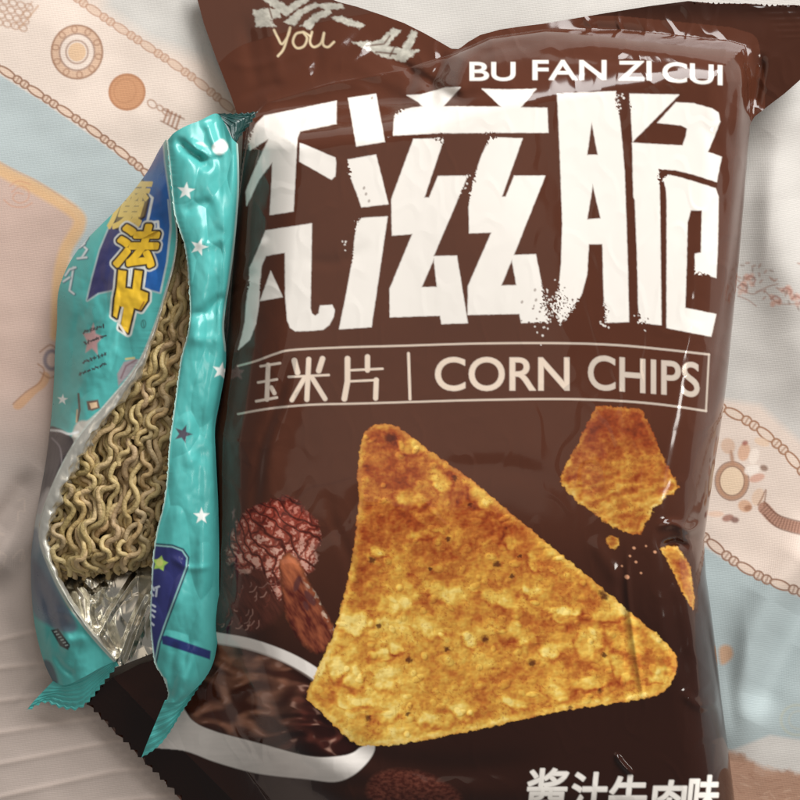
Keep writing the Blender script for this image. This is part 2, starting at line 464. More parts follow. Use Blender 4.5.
# ================================================================ CHIP BAG
def saw(a, b, n, amp):
    """zig-zag cut between two points"""
    a = np.array(a, float); b = np.array(b, float); t = (b - a) / np.linalg.norm(b - a); nn = np.array([-t[1], t[0]])
    return [tuple(a + (b - a) * k / n + nn * (amp if k % 2 else -amp)) for k in range(n + 1)]
OUT = ([(243, 132), (231, 96), (216, 58), (204, 24), (197, -2), (194, -16)] + saw((196, -18), (300, -16), 20, 2.0) +
       [(335, 1), (358, 7), (382, 15), (404, 23), (424, 33), (440, 42), (452, 49), (459, 49), (468, 42), (480, 35), (500, 29.5), (520, 26.5), (545, 23.5), (600, 14), (650, 6), (688, 1)] +
       saw((692, 3), (815, 7), 46, 1.7) +
       [(816, 40), (812, 66), (800, 80), (784, 94), (768, 106), (754, 117), (750, 124), (748, 150), (744, 200), (739, 260), (733, 320), (727, 380), (721, 425), (714, 470), (708, 512), (704, 540), (706, 575), (711, 610), (716, 650), (721, 695), (727, 740), (733, 785), (738, 830), (741, 860)] +
       saw((741, 890), (262, 872), 90, 2.0) +
       saw((250, 868), (88, 703), 44, 2.4) + [(90, 696), (112, 678), (140, 664), (170, 655), (205, 640), (213, 590), (214, 520), (213, 440), (222, 380), (227, 330), (231, 280), (236, 220), (241, 170)])
OUT = [np.array(OUT, float)]
PIL = [np.array([(249, 120), (268, 102), (330, 84), (395, 72), (455, 54), (490, 38), (545, 30), (620, 30), (690, 37), (728, 41), (745, 46), (751, 80), (751, 120), (748, 150), (744, 200), (739, 260), (733, 320), (727, 380), (721, 425), (714, 470), (708, 512), (704, 540), (706, 575), (711, 610), (716, 650), (721, 695), (727, 740), (733, 785), (738, 830), (730, 850), (500, 850), (330, 840), (268, 800), (228, 745), (207, 700), (205, 640), (213, 590), (214, 520), (213, 440), (222, 380), (227, 330), (231, 280), (236, 220), (243, 160)], float)]
bx0, bx1, by0, by1, st = 80, 820, -24, 900, 0.72
BXs = np.arange(bx0, bx1, st)
# rows below the frame are never close to the camera: coarser there
BYs = np.concatenate([np.arange(by0, 806, st), np.arange(806, by1, 2.0)])
BX, BY = np.meshgrid(BXs, BYs)

def upsample(fn, loops, X0=bx0 - 8, Y0=by0 - 8, X1=bx1 + 8, Y1=by1 + 8, q=3.0):
    """signed distance worked out on a coarse lattice and interpolated"""
    xs = np.arange(X0, X1 + q, q); ys = np.arange(Y0, Y1 + q, q)
    G = fn(*np.meshgrid(xs, ys), loops)
    def f(x, y):
        u = np.clip((x - X0) / q, 0, len(xs) - 1.001); v = np.clip((y - Y0) / q, 0, len(ys) - 1.001)
        i = u.astype(int); j = v.astype(int); fu = u - i; fv = v - j
        return (G[j, i] * (1 - fu) + G[j, i + 1] * fu) * (1 - fv) + (G[j + 1, i] * (1 - fu) + G[j + 1, i + 1] * fu) * fv
    return f
pil_sd = upsample(poly_sd, PIL)

CREASES = [  # points, width px, height mm
    ([(294, 340), (283, 385), (274, 412), (262, 445), (255, 500), (252, 545)], 7, -0.9),
    ([(300, 345), (290, 400), (272, 450), (264, 505)], 12, 0.9),
    ([(360, 44), (395, 62), (425, 80), (455, 98), (480, 104)], 7, -1.6),
    ([(345, 60), (392, 84), (430, 98)], 9, 1.2),
    ([(222, 60), (250, 66), (282, 58), (320, 44)], 6, 0.9), ([(238, 100), (262, 88), (290, 82)], 6, -1.0), ([(330, 70), (352, 58), (372, 34)], 7, 1.1), ([(404, 60), (412, 78), (404, 96)], 6, -.9), ([(300, 96), (340, 84), (384, 92)], 7, .8), ([(468, 60), (500, 48), (540, 44)], 7, -.8), ([(560, 34), (600, 30), (660, 40)], 7, -.9),
    ([(452, 52), (440, 70), (432, 92), (440, 110)], 9, -2.2),
    ([(470, 46), (462, 70), (456, 100)], 9, 1.6),
    ([(380, 112), (410, 100), (450, 96), (520, 92)], 7, -0.6),
    ([(262, 92), (300, 70), (340, 40), (360, 16)], 12, 1.8),
    ([(262, 105), (256, 80), (250, 50), (244, 10)], 9, -1.4),
    ([(285, 98), (276, 60), (268, 20), (262, -12)], 8, 1.1),
    ([(310, 90), (318, 60), (312, 20), (306, -12)], 8, -1.0),
    ([(540, 34), (600, 42), (680, 52), (738, 58)], 10, 1.0),
    ([(520, 50), (600, 60), (690, 66)], 8, -0.5),
    ([(747, 44), (744, 70), (740, 110), (736, 150)], 7, 1.6),
    ([(762, 50), (758, 80), (752, 116)], 6, -1.6),
    ([(742, 118), (734, 180), (728, 260), (722, 340)], 8, 0.8),
    ([(700, 110), (720, 160), (724, 230)], 8, -0.5),
    ([(628, 540), (628, 590), (634, 640), (642, 690), (646, 716)], 3.2, 0.5),
    ([(622, 540), (621, 590), (627, 650), (634, 700)], 5, -0.4),
    ([(655, 530), (672, 524), (690, 530), (704, 520)], 5, 1.5),
    ([(658, 548), (676, 542), (692, 550)], 5, -2.0),
    ([(690, 500), (682, 530), (696, 560), (702, 600)], 8, 1.1),
    ([(676, 560), (690, 620), (700, 690), (706, 740)], 11, 1.0),
    ([(666, 570), (676, 630), (690, 690)], 10, -0.7),
    ([(614, 752), (622, 764), (634, 776)], 3, 1.0),
    ([(592, 535), (600, 552), (612, 572), (620, 588)], 9, 0.55),
    ([(680, 690), (700, 706), (722, 702)], 6, 0.9),
    ([(300, 715), (380, 760), (470, 770), (560, 756)], 16, -1.0),
    ([(200, 716), (260, 760), (330, 782), (420, 790)], 12, -1.0),
    ([(280, 560), (310, 545), (345, 520), (362, 480)], 8, -0.35),
    ([(330, 480), (332, 520), (352, 570), (340, 640)], 7, -0.3),
    ([(245, 270), (256, 250), (268, 236)], 5, 0.7),
    ([(228, 300), (240, 285), (256, 268)], 5, -0.8),
    ([(300, 260), (340, 262), (372, 240)], 8, -0.3),
    ([(430, 470), (500, 468), (560, 480)], 14, -0.25),
]
def bag_height(x, y, detail=True):
    sd = pil_sd(x, y)
    din = np.maximum(-sd, 0); dout = np.maximum(sd, 0)
    R = 62 + 0 * x
    R = R - 18 * sstep(600, 720, x)
    R = R + 34 * sstep(140, 60, y) * sstep(660, 500, x)
    t = np.clip(din / R, 0, 1)
    prof = (1 - (1 - t) ** 2.0) ** 0.62
    soft = np.maximum(sstep(380, 200, x) * sstep(600, 700, y), sstep(150, 100, y) * sstep(480, 380, x))
    R2 = np.clip(din / (R * 1.25), 0, 1)
    prof = prof * (1 - soft) + R2 * R2 * (3 - 2 * R2) * soft
    tr = sstep(480, 640, x) * sstep(160, 110, y)
    zs = 12 - 9.0 * np.clip(dout / 62, 0, 1) ** 0.8 * (1 - .72 * tr)
    lowleft = sstep(330, 160, x) * sstep(610, 720, y)
    zs = zs - 6.5 * lowleft * (1 - np.clip(dout / 70, 0, 1))
    zs = np.maximum(zs, 3.0)
    dome = np.clip(1 - ((x - 480) / 300) ** 2, 0, 1) * np.clip(1 - ((y - 420) / 470) ** 2, 0, 1)
    z = zs + (19 + 8 * dome) * prof * (1 - 0.25 * lowleft)
    if detail:
        w = (0.35 + 0.65 * np.exp(-np.abs(sd) / 40)) * (1 - .5 * sstep(430, 380, x) * sstep(125, 105, y))
        z = z + 0.55 * fbm(x / 120, y / 150, 41, 1) * (0.4 + t)
        z = z + 0.16 * fbm(x / 30, y / 44, 42, 2) * w * w
        ridg = 1 - np.abs(fbm(x / 38 + 3, y / 60, 43, 2))
        z = z + 0.6 * np.clip(ridg - 0.72, 0, 1) * w * w * 2
        for P, wd, hh in CREASES:
            P = np.array(P, float)
            i = np.nonzero((x > P[:, 0].min() - 3 * wd) & (x < P[:, 0].max() + 3 * wd) & (y > P[:, 1].min() - 3 * wd) & (y < P[:, 1].max() + 3 * wd))
            if len(i[0]) == 0: continue
            d, pos = line_dist(x[i], y[i], smooth_line(P, 4))
            calm = 1 - .55 * sstep(430, 380, x[i]) * sstep(125, 105, y[i])
            z[i] += calm * hh * np.exp(-(d / wd) ** 2 * 1.3) * sstep(-0.01, 0.3, pos) * sstep(1.01, 0.7, pos)
        # crimped ribs of the heat seals
        seal_top = sstep(18, 30, dout) * (y < 140)
        z = z + .03 * np.sin((y + .03 * x) * 1.05) * sstep(30, 44, dout) * (y < 40) * (x > 620)
        dseal, _ = line_dist(x, y, [(88, 703), (150, 768), (250, 868)])
        z = z + 0.025 * np.sin(dseal * 1.25) * (dseal < 34) * (sd > 6)
    return np.maximum(z, 2.0)

fX = BX.ravel().copy(); fY = BY.ravel().copy()
outsd = upsample(poly_sd, OUT, q=1.6)
osd = outsd(fX, fY)
band_ = np.abs(osd) < 5
osd[band_] = poly_sd(fX[band_], fY[band_], OUT)
outx = lambda x, y: poly_sd(x, y, OUT)
# snap the ring of vertices just outside onto the outline
near = (osd > 0) & (osd < st * 1.6)
for _ in range(2):
    e = 0.15
    gx_ = (outx(fX[near] + e, fY[near]) - outx(fX[near] - e, fY[near])) / (2 * e)
    gy_ = (outx(fX[near], fY[near] + e) - outx(fX[near], fY[near] - e)) / (2 * e)
    d_ = outx(fX[near], fY[near]); g2 = np.maximum(gx_ ** 2 + gy_ ** 2, .2)
    mv = np.clip(d_ / g2, -1.1 * st, 1.1 * st); fX[near] -= mv * gx_ * .95; fY[near] -= mv * gy_ * .95
keepv = osd < st * 1.6
BZ = bag_height(fX, fY)
BF = grid_faces(*BX.shape)
BF = BF[keepv[BF].all(1) & (osd[BF] < 0).any(1)]

film = lin(82, 45, 31)
bag = Canvas(fX, fY, film)
white = lin(238, 233, 226)
def cv(P, ox, oy, k): return np.array([(ox + a / k, oy + b / k) for a, b in P], float)
Q = 800 / 140; Qw = 800 / 180
T_BU = [cv([(195, 205), (320, 180), (608, 120), (606, 250), (400, 292), (384, 330), (376, 470), (362, 750), (228, 770), (240, 560), (242, 470), (205, 515), (165, 570), (95, 718), (90, 640), (120, 560), (165, 460), (222, 335), (165, 370), (115, 402), (100, 370), (110, 320), (150, 250)], 230, 80, Q),
        cv([(400, 362), (430, 372), (600, 445), (606, 470), (600, 550), (580, 568), (398, 466)], 230, 80, Q)]
T_FAN = [cv([(262, 118), (524, 78), (516, 560), (524, 592), (545, 606), (564, 592), (572, 548), (640, 543), (654, 570), (648, 610), (625, 655), (590, 682), (540, 688), (430, 692), (402, 672), (385, 630), (374, 500), (372, 243), (330, 248), (262, 262), (236, 320), (228, 430), (222, 540), (205, 650), (170, 740), (105, 797), (125, 720), (143, 640), (150, 540), (163, 430), (170, 330), (198, 270), (228, 200)], 220, 210, Q),
         cv([(290, 350), (357, 497), (230, 518)], 220, 210, Q)]
def c3(P): return cv(P, 330, 80, Q)
def c4(P): return cv(P, 330, 210, Q)
def c5(P): return cv(P, 440, 80, Q)
def c6(P): return cv(P, 440, 210, Q)
T_ZI = [c3([(105, 105), (262, 80), (312, 352), (152, 378)]),
        c3([(103, 455), (262, 428), (332, 708), (180, 726), (158, 660), (112, 540)]),
        c4([(152, 70), (180, 46), (328, 38), (236, 668), (53, 680), (90, 500), (128, 290)]),
        np.vstack([c3([(362, 316), (368, 205), (395, 175), (480, 158), (532, 152), (500, 122), (440, 88), (520, 84), (600, 62), (660, 44), (744, 42), (645, 152)]),
                   c5([(100, 152), (350, 154), (300, 105), (242, 52), (400, 56), (548, 52), (458, 158), (612, 160), (618, 300), (300, 300), (0, 303)])]),
        np.vstack([c3([(478, 338), (650, 335), (538, 673), (567, 673), (618, 550), (786, 548)]), c4([(590, 265), (724, 262), (786, 645), (638, 650), (630, 602), (343, 612), (342, 450), (472, 136), (355, 145)]), c3([(352, 680)])]),
        np.vstack([c5([(285, 328), (470, 335), (352, 668), (376, 668), (425, 548), (600, 548)]), c6([(420, 258), (546, 254), (580, 420), (628, 640), (465, 645), (455, 592), (160, 598), (161, 435), (295, 128), (168, 131)]), c5([(165, 680), (195, 560), (235, 440)])])]
H_ZI = [c4([(594, 276), (522, 442), (612, 441)]), c6([(411, 280), (349, 433), (438, 431)])]
def c7(P): return cv(P, 550, 80, Qw)
def c8(P): return cv(P, 550, 200, Qw)
T_CUI = [np.vstack([c7([(33, 62), (292, 50), (302, 110), (318, 260), (330, 400), (338, 620)]), c8([(345, 300), (350, 541), (245, 545), (240, 420), (234, 195), (172, 195), (164, 330), (140, 420), (100, 490), (45, 555), (12, 470), (38, 400), (50, 290)]), c7([(56, 640), (45, 330)])]),
         c7([(354, 62), (572, 66), (368, 272)]),
         np.vstack([c7([(560, 100), (640, 105), (720, 128), (748, 145), (755, 185), (730, 250), (700, 320), (762, 342), (740, 452), (640, 420), (560, 400), (484, 396), (488, 560)]), c8([(490, 200), (494, 555), (395, 545), (388, 250), (378, 0)]), c7([(372, 520), (366, 280), (450, 285), (590, 292), (605, 250), (610, 215), (580, 200), (478, 190)])]),
         np.vstack([c7([(500, 440), (525, 422), (580, 434), (660, 458), (735, 482), (748, 520)]), c8([(745, 200), (738, 345), (700, 332), (645, 328), (645, 240), (672, 235), (676, 45), (625, 45), (610, 100), (606, 300), (600, 480), (738, 508), (716, 606), (519, 568), (520, 0)]), c7([(516, 480)])])]
H_CUI = [c7([(185, 180), (213, 333), (164, 334)]), c7([(190, 462), (226, 616), (164, 621)])]

L_TITLE, L_PIN, L_SUB, L_CHIP, L_SMALL, L_BEEF, L_BOWL, L_FLAV, L_LOGO, L_SEALT, L_SEALB, L_SEALR = range(1, 13)
# faint printed motif on the film (darker brown cracks)
i = A2 = np.arange(bag.X.size)
crack = 1 - np.abs(fbm(bag.X / 42, bag.Y / 36, 51, 3))
bag.C *= (1 + 0.05 * fbm(bag.X / 90, bag.Y / 70, 52, 3))[:, None]
darkb = lin(66, 32, 24)
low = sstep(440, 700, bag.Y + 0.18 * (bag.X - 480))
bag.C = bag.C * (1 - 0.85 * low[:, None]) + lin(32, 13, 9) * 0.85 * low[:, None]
for P in ([(296, 500), (310, 488), (330, 484), (350, 478)], [(300, 520), (312, 515), (324, 522), (332, 534), (345, 532)], [(300, 488), (292, 505), (302, 518)], [(240, 460), (256, 470), (250, 490)]):
    bag.stroke(smooth_line(P), 2.2, darkb, 1.4, .35)
bag.ring(322, 531, 5, 4, 2, darkb, 0, 1.4, .4)

# --- stencil lettering with sprayed, crumbling edges
def spray(cx, cy, r, amp):
    def f(x, y, sd):
        w = np.exp(-(((x - cx) / r) ** 2 + ((y - cy) / r) ** 2))
        return amp * w * (0.75 * fbm(x / 2.4, y / 2.4, 61, 2) + 0.22)
    return f
SPR = [(552, 305, 15, 13), (566, 300, 9, 12), (606, 312, 7, 8), (643, 318, 6, 6), (618, 103, 8, 6), (398, 112, 5, 6), (440, 139, 5, 6), (490, 138, 6, 6), (472, 175, 6, 5), (352, 222, 8, 5), (350, 170, 6, 5), (253, 285, 7, 4), (660, 176, 6, 6), (364, 195, 4, 7), (250, 138, 8, 5), (700, 275, 8, 4), (574, 222, 5, 4), (635, 108, 5, 4), (348, 255, 7, 4), (468, 195, 7, 5)]
def letter_erode(x, y, sd):
    t = 0.22 * fbm(x / 5.0, y / 5.0, 62, 2) + 0.05
    for s in SPR: t = t + spray(*s)(x, y, sd)
    return t
for loops in ([T_BU[0]], [T_BU[1]], [T_FAN[0]], [T_FAN[1]], [T_ZI[0]], [T_ZI[1]], [T_ZI[2]], [T_ZI[3]], [T_ZI[4], H_ZI[0]], [T_ZI[5], H_ZI[1]], [T_CUI[0], *H_CUI], [T_CUI[1]], [T_CUI[2]], [T_CUI[3]]):
    bag.poly(loops, white, 0.75, grow=0.4, erode=letter_erode, label=L_TITLE)
# flecks scattered beside the lettering
for (cx, cy, sx, n) in ((548, 312, 9, 55), (560, 300, 9, 50), (536, 326, 7, 22), (604, 318, 4, 14), (642, 322, 5, 10), (470, 180, 4, 14), (346, 245, 4, 10), (620, 100, 4, 12)):
    for _ in range(n):
        x, y = rng.normal(cx, sx * .8), rng.normal(cy, sx)
        bag.disc(x, y, rng.uniform(.5, 1.3), rng.uniform(.5, 1.1), white if rng.random() < .6 else film, rng.uniform(0, 3), .6, .9)
for (x, y) in ((372, 98), (364, 188), (366, 194), (369, 201), (535, 290), (522, 302), (536, 300)):
    bag.disc(x, y, 1.1, 1.6, lin(120, 100, 92), .4, .7, .7)
# pinyin line
for w, b in (("BU", (470, 62.5, 515, 80.5)), ("FAN", (533, 60.5, 606, 79.5)), ("ZI", (619, 61.5, 651, 80))):
    bag.poly(glyphs(w, b), white, .75, grow=.45, label=L_PIN)
bag.poly(glyphs("CUI", (663, 62, 722, 81.5), slope=3.5), white, .75, grow=.45, label=L_PIN)
# subtitle band: pale metallic ink
inkc = lin(238, 222, 206)
kw = dict(label=L_SUB, metal=0.4)
band_t = smooth_line([(238, 366), (256, 361), (275, 354), (292, 350), (340, 347.5), (400, 345.8), (480, 343.5), (560, 343.2), (615, 345), (660, 349), (709, 354.5)])
band_b = smooth_line([(238, 414), (270, 408.5), (310, 404.8), (360, 403.5), (420, 401.7), (480, 400), (560, 399), (620, 401), (665, 405), (706, 411)])
bag.stroke(band_t, 1.9, inkc, .7, .85, **kw); bag.stroke(band_b, 1.9, inkc, .7, .85, **kw)
bag.stroke([(709, 354.5), (706, 411)], 1.6, inkc, .7, .8, **kw)
bag.stroke([(408.5, 353.5), (410, 399)], 2.8, inkc, .7, **kw)
bag.poly(glyphs("CORN", (435.5, 357.5, 569, 390.5)), inkc, .75, grow=.55, **kw)
bag.poly(glyphs("CHIPS", (588.5, 355, 699, 389), slope=8), inkc, .75, grow=.45, **kw)
def st_(P, w=4.6): bag.stroke(np.array(P, float), w, inkc, .7, **kw)
k_ = 250 / 800.
def b1(P): return [(230 + a * k_, 340 + b * k_) for a, b in P]
# mi (rice), pian (slice), yu (jade), stroke by stroke
st_(b1([(252, 62), (246, 190)]), 5); st_(b1([(188, 118), (316, 112)]), 2.2); st_(b1([(206, 66), (216, 104)]), 5.5); st_(b1([(296, 60), (284, 98)]), 5.5)
st_(b1([(238, 122), (198, 192)]), 4.6); st_(b1([(262, 120), (304, 188)]), 4.8)
st_(b1([(376, 60), (376, 132), (366, 188)]), 5.6); st_(b1([(440, 54), (440, 96)]), 5.2); st_(b1([(378, 97), (488, 92)]), 2.2); st_(b1([(386, 132), (472, 128)]), 2.2); st_(b1([(468, 128), (466, 186)]), 5)
st_(b1([(98, 84), (160, 74)]), 2.2); st_(b1([(90, 136), (150, 126)]), 2.2); st_(b1([(84, 196), (150, 184)]), 2.4); st_(b1([(122, 80), (118, 190)]), 4.4); st_(b1([(132, 152), (142, 170)]), 4)

# --- printed pictures
_cr = np.random.default_rng(5)
LUMPS = [(_cr.uniform(300, 690), _cr.uniform(415, 760), _cr.uniform(2.6, 7.5), _cr.uniform(2.2, 5.0), _cr.uniform(-.6, .9), _cr.uniform(.35, 1)) for _ in range(420)]
def chip_height(x, y):
    """blisters and grain of a fried corn chip"""
    h = .55 * fbm(x / 15, y / 13, 71, 3, .5)
    for (a, b, rx, ry, t, w) in LUMPS:
        i = np.nonzero((np.abs(x - a) < 9) & (np.abs(y - b) < 9))[0]
        if i.size == 0: continue
        dx = x[i] - a; dy = y[i] - b
        u = (dx * math.cos(t) + dy * math.sin(t)) / rx; v = (-dx * math.sin(t) + dy * math.cos(t)) / ry
        h[i] = np.maximum(h[i], h[i] * .5 + w * np.clip(1 - (u * u + v * v), 0, 1) ** .6 * .8)
    return h
def chip_tex(x, y, cx, cy, s, redness):
    h = chip_height(x, y); hb = chip_height(x - 1.1, y - 1.1)
    n4 = fbm(x / 38, y / 32, 74, 2); n2 = fbm(x / 6.5, y / 5.5, 72, 2, .6)
    t = np.clip(.58 - redness + .22 * n4 + .26 * h + .12 * n2 - .06, 0, 1)
    stops = [(0, lin(110, 42, 20)), (.2, lin(156, 72, 30)), (.42, lin(188, 116, 50)), (.62, lin(212, 156, 66)), (.82, lin(230, 192, 92)), (1, lin(244, 220, 134))]
    c = np.stack([np.interp(t, [q for q, _ in stops], [v[k] for _, v in stops]) for k in range(3)], -1)
    c = c * np.clip(1 + .62 * (h - hb), .55, 1.4)[:, None]
    sp = sstep(.28, .62, fbm(x / 2.6, y / 2.4, 78, 2)) * sstep(-.5, .4, fbm(x / 18, y / 18, 79, 2) + redness)
    c = c * (1 - .45 * sp[:, None]) + lin(146, 62, 30) * .45 * sp[:, None]
    return c
BIG = smooth_loop([(362, 440), (368, 429), (380, 424), (395, 426), (410, 436), (430, 451), (455, 468), (480, 487), (505, 508), (530, 529), (560, 554), (590, 578), (618, 602), (645, 625), (664, 641), (675, 655), (677, 668), (671, 683), (660, 693), (640, 699), (600, 705), (560, 711), (520, 720), (480, 729), (440, 737), (405, 743), (375, 746), (355, 743), (338, 729), (320, 711), (307, 696), (318, 668), (331, 640), (341, 608), (349, 575), (355, 540), (359, 500), (358, 468)], 4)
BLOBS = [(410, 498, 13, 8, .1), (420, 535, 12, 6, -.2), (378, 551, 7, 5, .2), (412, 445, 12, 8, .3), (512, 540, 9, 8, 1.1), (440, 590, 22, 8, .45), (498, 600, 17, 7, .35), (398, 602, 22, 9, -.35), (428, 630, 13, 8, .1), (355, 622, 14, 10, -.3), (520, 633, 15, 9, .2), (386, 678, 12, 11, .4), (352, 676, 8, 14, -.4), (338, 668, 8, 10, .3), (390, 712, 13, 9, -.4), (434, 719, 17, 7, .1), (365, 702, 14, 6, .2), (462, 710, 11, 7, .1), (562, 615, 14, 7, .3), (567, 612, 10, 5, .1), (612, 612, 22, 7, -.1), (628, 640, 18, 12, .5), (590, 640, 9, 18, .2), (622, 668, 13, 7, 1.1), (660, 674, 9, 5, -.5), (556, 693, 10, 7, .3), (515, 703, 14, 5, .4), (590, 683, 16, 6, -.2), (397, 647, 9, 5, .2), (380, 655, 10, 5, -.2), (534, 562, 9, 7, .8), (440, 480, 7, 12, -.7), (480, 500, 12, 6, .75), (530, 592, 8, 5, 0), (550, 650, 10, 7, .3), (470, 640, 8, 6, .2), (345, 700, 12, 6, .5)]
def big_col(x, y, sd):
    top = sstep(640, 470, y + 0.12 * (x - 480)); right = sstep(500, 680, x)
    red = -0.01 + 0.25 * top + 0.05 * right - 0.12 * sstep(520, 660, y) * sstep(520, 400, x)
    wx_ = 5 * fbm(x / 13, y / 13, 176, 2); wy_ = 4 * fbm(x / 13 + 5, y / 13, 177, 2)
    for (bx_, by_, rx, ry, a) in BLOBS:
        dx = x - bx_ + wx_; dy = y - by_ + wy_; u = (dx * math.cos(a) + dy * math.sin(a)) / rx; v = (-dx * math.sin(a) + dy * math.cos(a)) / ry
        q = u * u + v * v
        red = red - 0.28 * np.exp(-q * q * .8) + 0.16 * np.exp(-((np.sqrt(q) - 1.35) / .3) ** 2) * (v > -0.2)
    red = red - 0.22 * np.exp(-((sd + 3) / 3.5) ** 2)
    c = chip_tex(x, y, 0, 0, 1, red)
    for (px, py, r) in ((497, 564, 4), (512, 576, 2.6), (485, 639, 4.2), (447, 649, 3.2), (532, 663, 4.2), (409, 660, 3.6), (379, 626, 3), (603, 593, 5), (605, 597, 4), (455, 478, 3.4), (470, 505, 2.6), (604, 655, 3.2), (448, 539, 3), (430, 569, 2.2), (368, 718, 3.4), (408, 714, 2.5), (390, 438, 6), (570, 708, 3), (600, 691, 2.6), (372, 560, 4), (520, 556, 2)):
        rr = np.hypot(x - px, (y - py) * 1.1) + 1.4 * fbm(x / 3, y / 3, 77, 2)
        k = .85 * np.clip(1 - (rr - r * .5) / (r * .7), 0, 1)[:, None]; c = c * (1 - k) + lin(74, 26, 16) * k
    rim = np.exp(-((sd + 1.2) / 1.6) ** 2)
    c = c * (1 - .25 * rim[:, None]) + lin(226, 168, 92) * .25 * rim[:, None]
    return c * np.array([1.0, .97, .92])
# soft dark printed shadow under the chip is left to the film itself; the chip only
bag.poly(BIG, big_col, .8, edge=(1.3, 6, 8), label=L_CHIP)
SMALL = np.array([(596, 407), (606, 405.5), (641, 409), (650, 426), (660, 450), (670, 470), (678.5, 486), (674, 493), (666, 496), (662, 503), (654, 508), (650, 518), (645, 523), (640, 535), (628, 533), (611, 526), (596, 515), (575, 500), (560, 482), (563, 470), (574, 450), (586, 427)], float)
def small_col(x, y, sd):
    up = sstep(475, 415, y)
    red = .08 + .26 * up - .12 * sstep(470, 520, y) - 0.2 * np.exp(-((sd + 2) / 2.2) ** 2)
    st2 = .16 * np.sin((y + .35 * x) * .55 + 2 * fbm(x / 12, y / 12, 79, 2)) * sstep(460, 480, y)
    c = chip_tex(x + 300, y + 90, 0, 0, .8, red + st2 * .6)
    c = c * (1 - up[:, None] * .2) + lin(170, 92, 62) * up[:, None] * .2
    return c * np.array([.80, .72, .74])
bag.poly(SMALL, small_col, .7, edge=(1.6, 5, 9), label=L_SMALL)
def frag_col(x, y, sd): return chip_tex(x - 80, y, 0, 0, .7, .12 - .2 * np.exp(-((sd + 1) / 1.5) ** 2)) * np.array([.74, .68, .72])
for P in ([(660, 549), (668, 546), (677, 547), (684, 556), (690, 566), (692, 580), (695, 597), (693, 609), (688, 603), (682, 592), (675, 576), (668, 562)], [(606, 538), (611, 535), (618, 538), (619, 545), (614, 550), (608, 546)]):
    bag.poly(np.array(P, float), frag_col, .7, edge=(1.2, 4, 5), label=L_SMALL)
for (x, y, r) in ((627, 577, 2.4), (634, 548, 1.6), (636, 562, 1.4), (641, 573, 1.2), (630, 556, 1.2), (655, 552, 1.6), (646, 546, 1), (622, 566, 1)):
    bag.disc(x, y, r, r * .85, lin(206, 150, 116), .3, .6)
# beef: grilled round, torn strip, loose fibres
BEEF = smooth_loop([(226, 556), (229, 534), (238, 519), (252, 507), (268, 501), (288, 496), (300, 503), (309, 513), (318, 524), (321, 540), (316, 549), (319, 560), (309, 574), (300, 583), (288, 588), (281, 600), (274, 594), (268, 580), (256, 570), (246, 574), (234, 570)])
bag.poly(smooth_loop([(222, 566), (240, 556), (262, 560), (280, 584), (283, 606), (272, 622), (252, 632), (232, 630), (222, 612)]), lambda x, y, sd: lin(86, 44, 34)[None] * (1 + .35 * fbm((x * .5 + y * .86) / 16, (x * .86 - y * .5) / 3, 191, 2))[:, None], 4, alpha=.8)
def beef_col(x, y, sd):
    # scored and seared: rows of pale fleshy pads between dark cuts that fan out from the top left
    ang = np.arctan2(y - 470, x - 215); rad = np.hypot(x - 215, y - 470)
    w1 = .8 * noise(x / 24, y / 24, 81) + .25 * noise(x / 8, y / 8, 183); w2 = .8 * noise(x / 22, y / 22, 181) + .3 * noise(x / 7, y / 7, 182)
    p = (ang * 8 + w1 * .8); q = rad / 14 + w2 * .8 + (np.floor(p) % 2) * .5
    gp = np.abs(p % 1 - .5) * 2; gq = np.abs(q % 1 - .5) * 2
    groove = np.maximum(sstep(.66, .95, gp), .8 * sstep(.72, .97, gq))
    n = fbm(x / 3.2, y / 3.2, 82, 2); m = fbm(x / 15, y / 15, 83, 2)
    low = sstep(520, 575, y + .3 * (x - 280))
    t = np.clip(.42 + .3 * n + .3 * m + .15 * low, 0, 1)
    c = lin(112, 42, 30)[None] * (1 - t[:, None]) + lin(186, 100, 80)[None] * t[:, None]
    hi = sstep(.25, .6, (1 - np.maximum(gp, gq)) + .45 * n - .25 + .3 * low) * .6
    c = c * (1 - hi[:, None]) + lin(232, 190, 172) * hi[:, None]
    c = c * (1 - .85 * groove[:, None]) + lin(56, 20, 15) * .85 * groove[:, None]
    up = .55 * sstep(552, 503, y - .15 * (x - 270))[:, None]
    c = c * (1 - up) + c * lin(214, 120, 104) * 1.3 * up
    e = np.exp(-((sd + 1) / 4) ** 2)
    return c * (1 - .4 * e[:, None])
bag.poly(BEEF, beef_col, 1.0, edge=(2.5, 7, 4), label=L_BEEF)
for k in range(55):
    x0 = rng.uniform(222, 280); y0 = rng.uniform(556, 628)
    if (x0 - 240) * .8 > (y0 - 545) or (x0 > 262 and y0 > 605): continue
    a = 1.9 + rng.normal(0, .5); L_ = rng.uniform(2, 6)
    P = smooth_line([(x0, y0), (x0 + L_ * math.cos(a), y0 + L_ * math.sin(a)), (x0 + L_ * 1.6 * math.cos(a + .3), y0 + L_ * 1.6 * math.sin(a + .3))], 3)
    bag.stroke(P, rng.uniform(.5, .9), lin(216, 170, 154) if rng.random() < .6 else lin(140, 74, 60), .6, rng.uniform(.2, .7), label=L_BEEF)
STRIP = smooth_loop([(279, 562), (288, 553), (299, 561), (307, 578), (316, 594), (325, 610), (334, 628), (333, 640), (327, 650), (316, 654), (303, 645), (292, 630), (284, 610), (281, 585)])
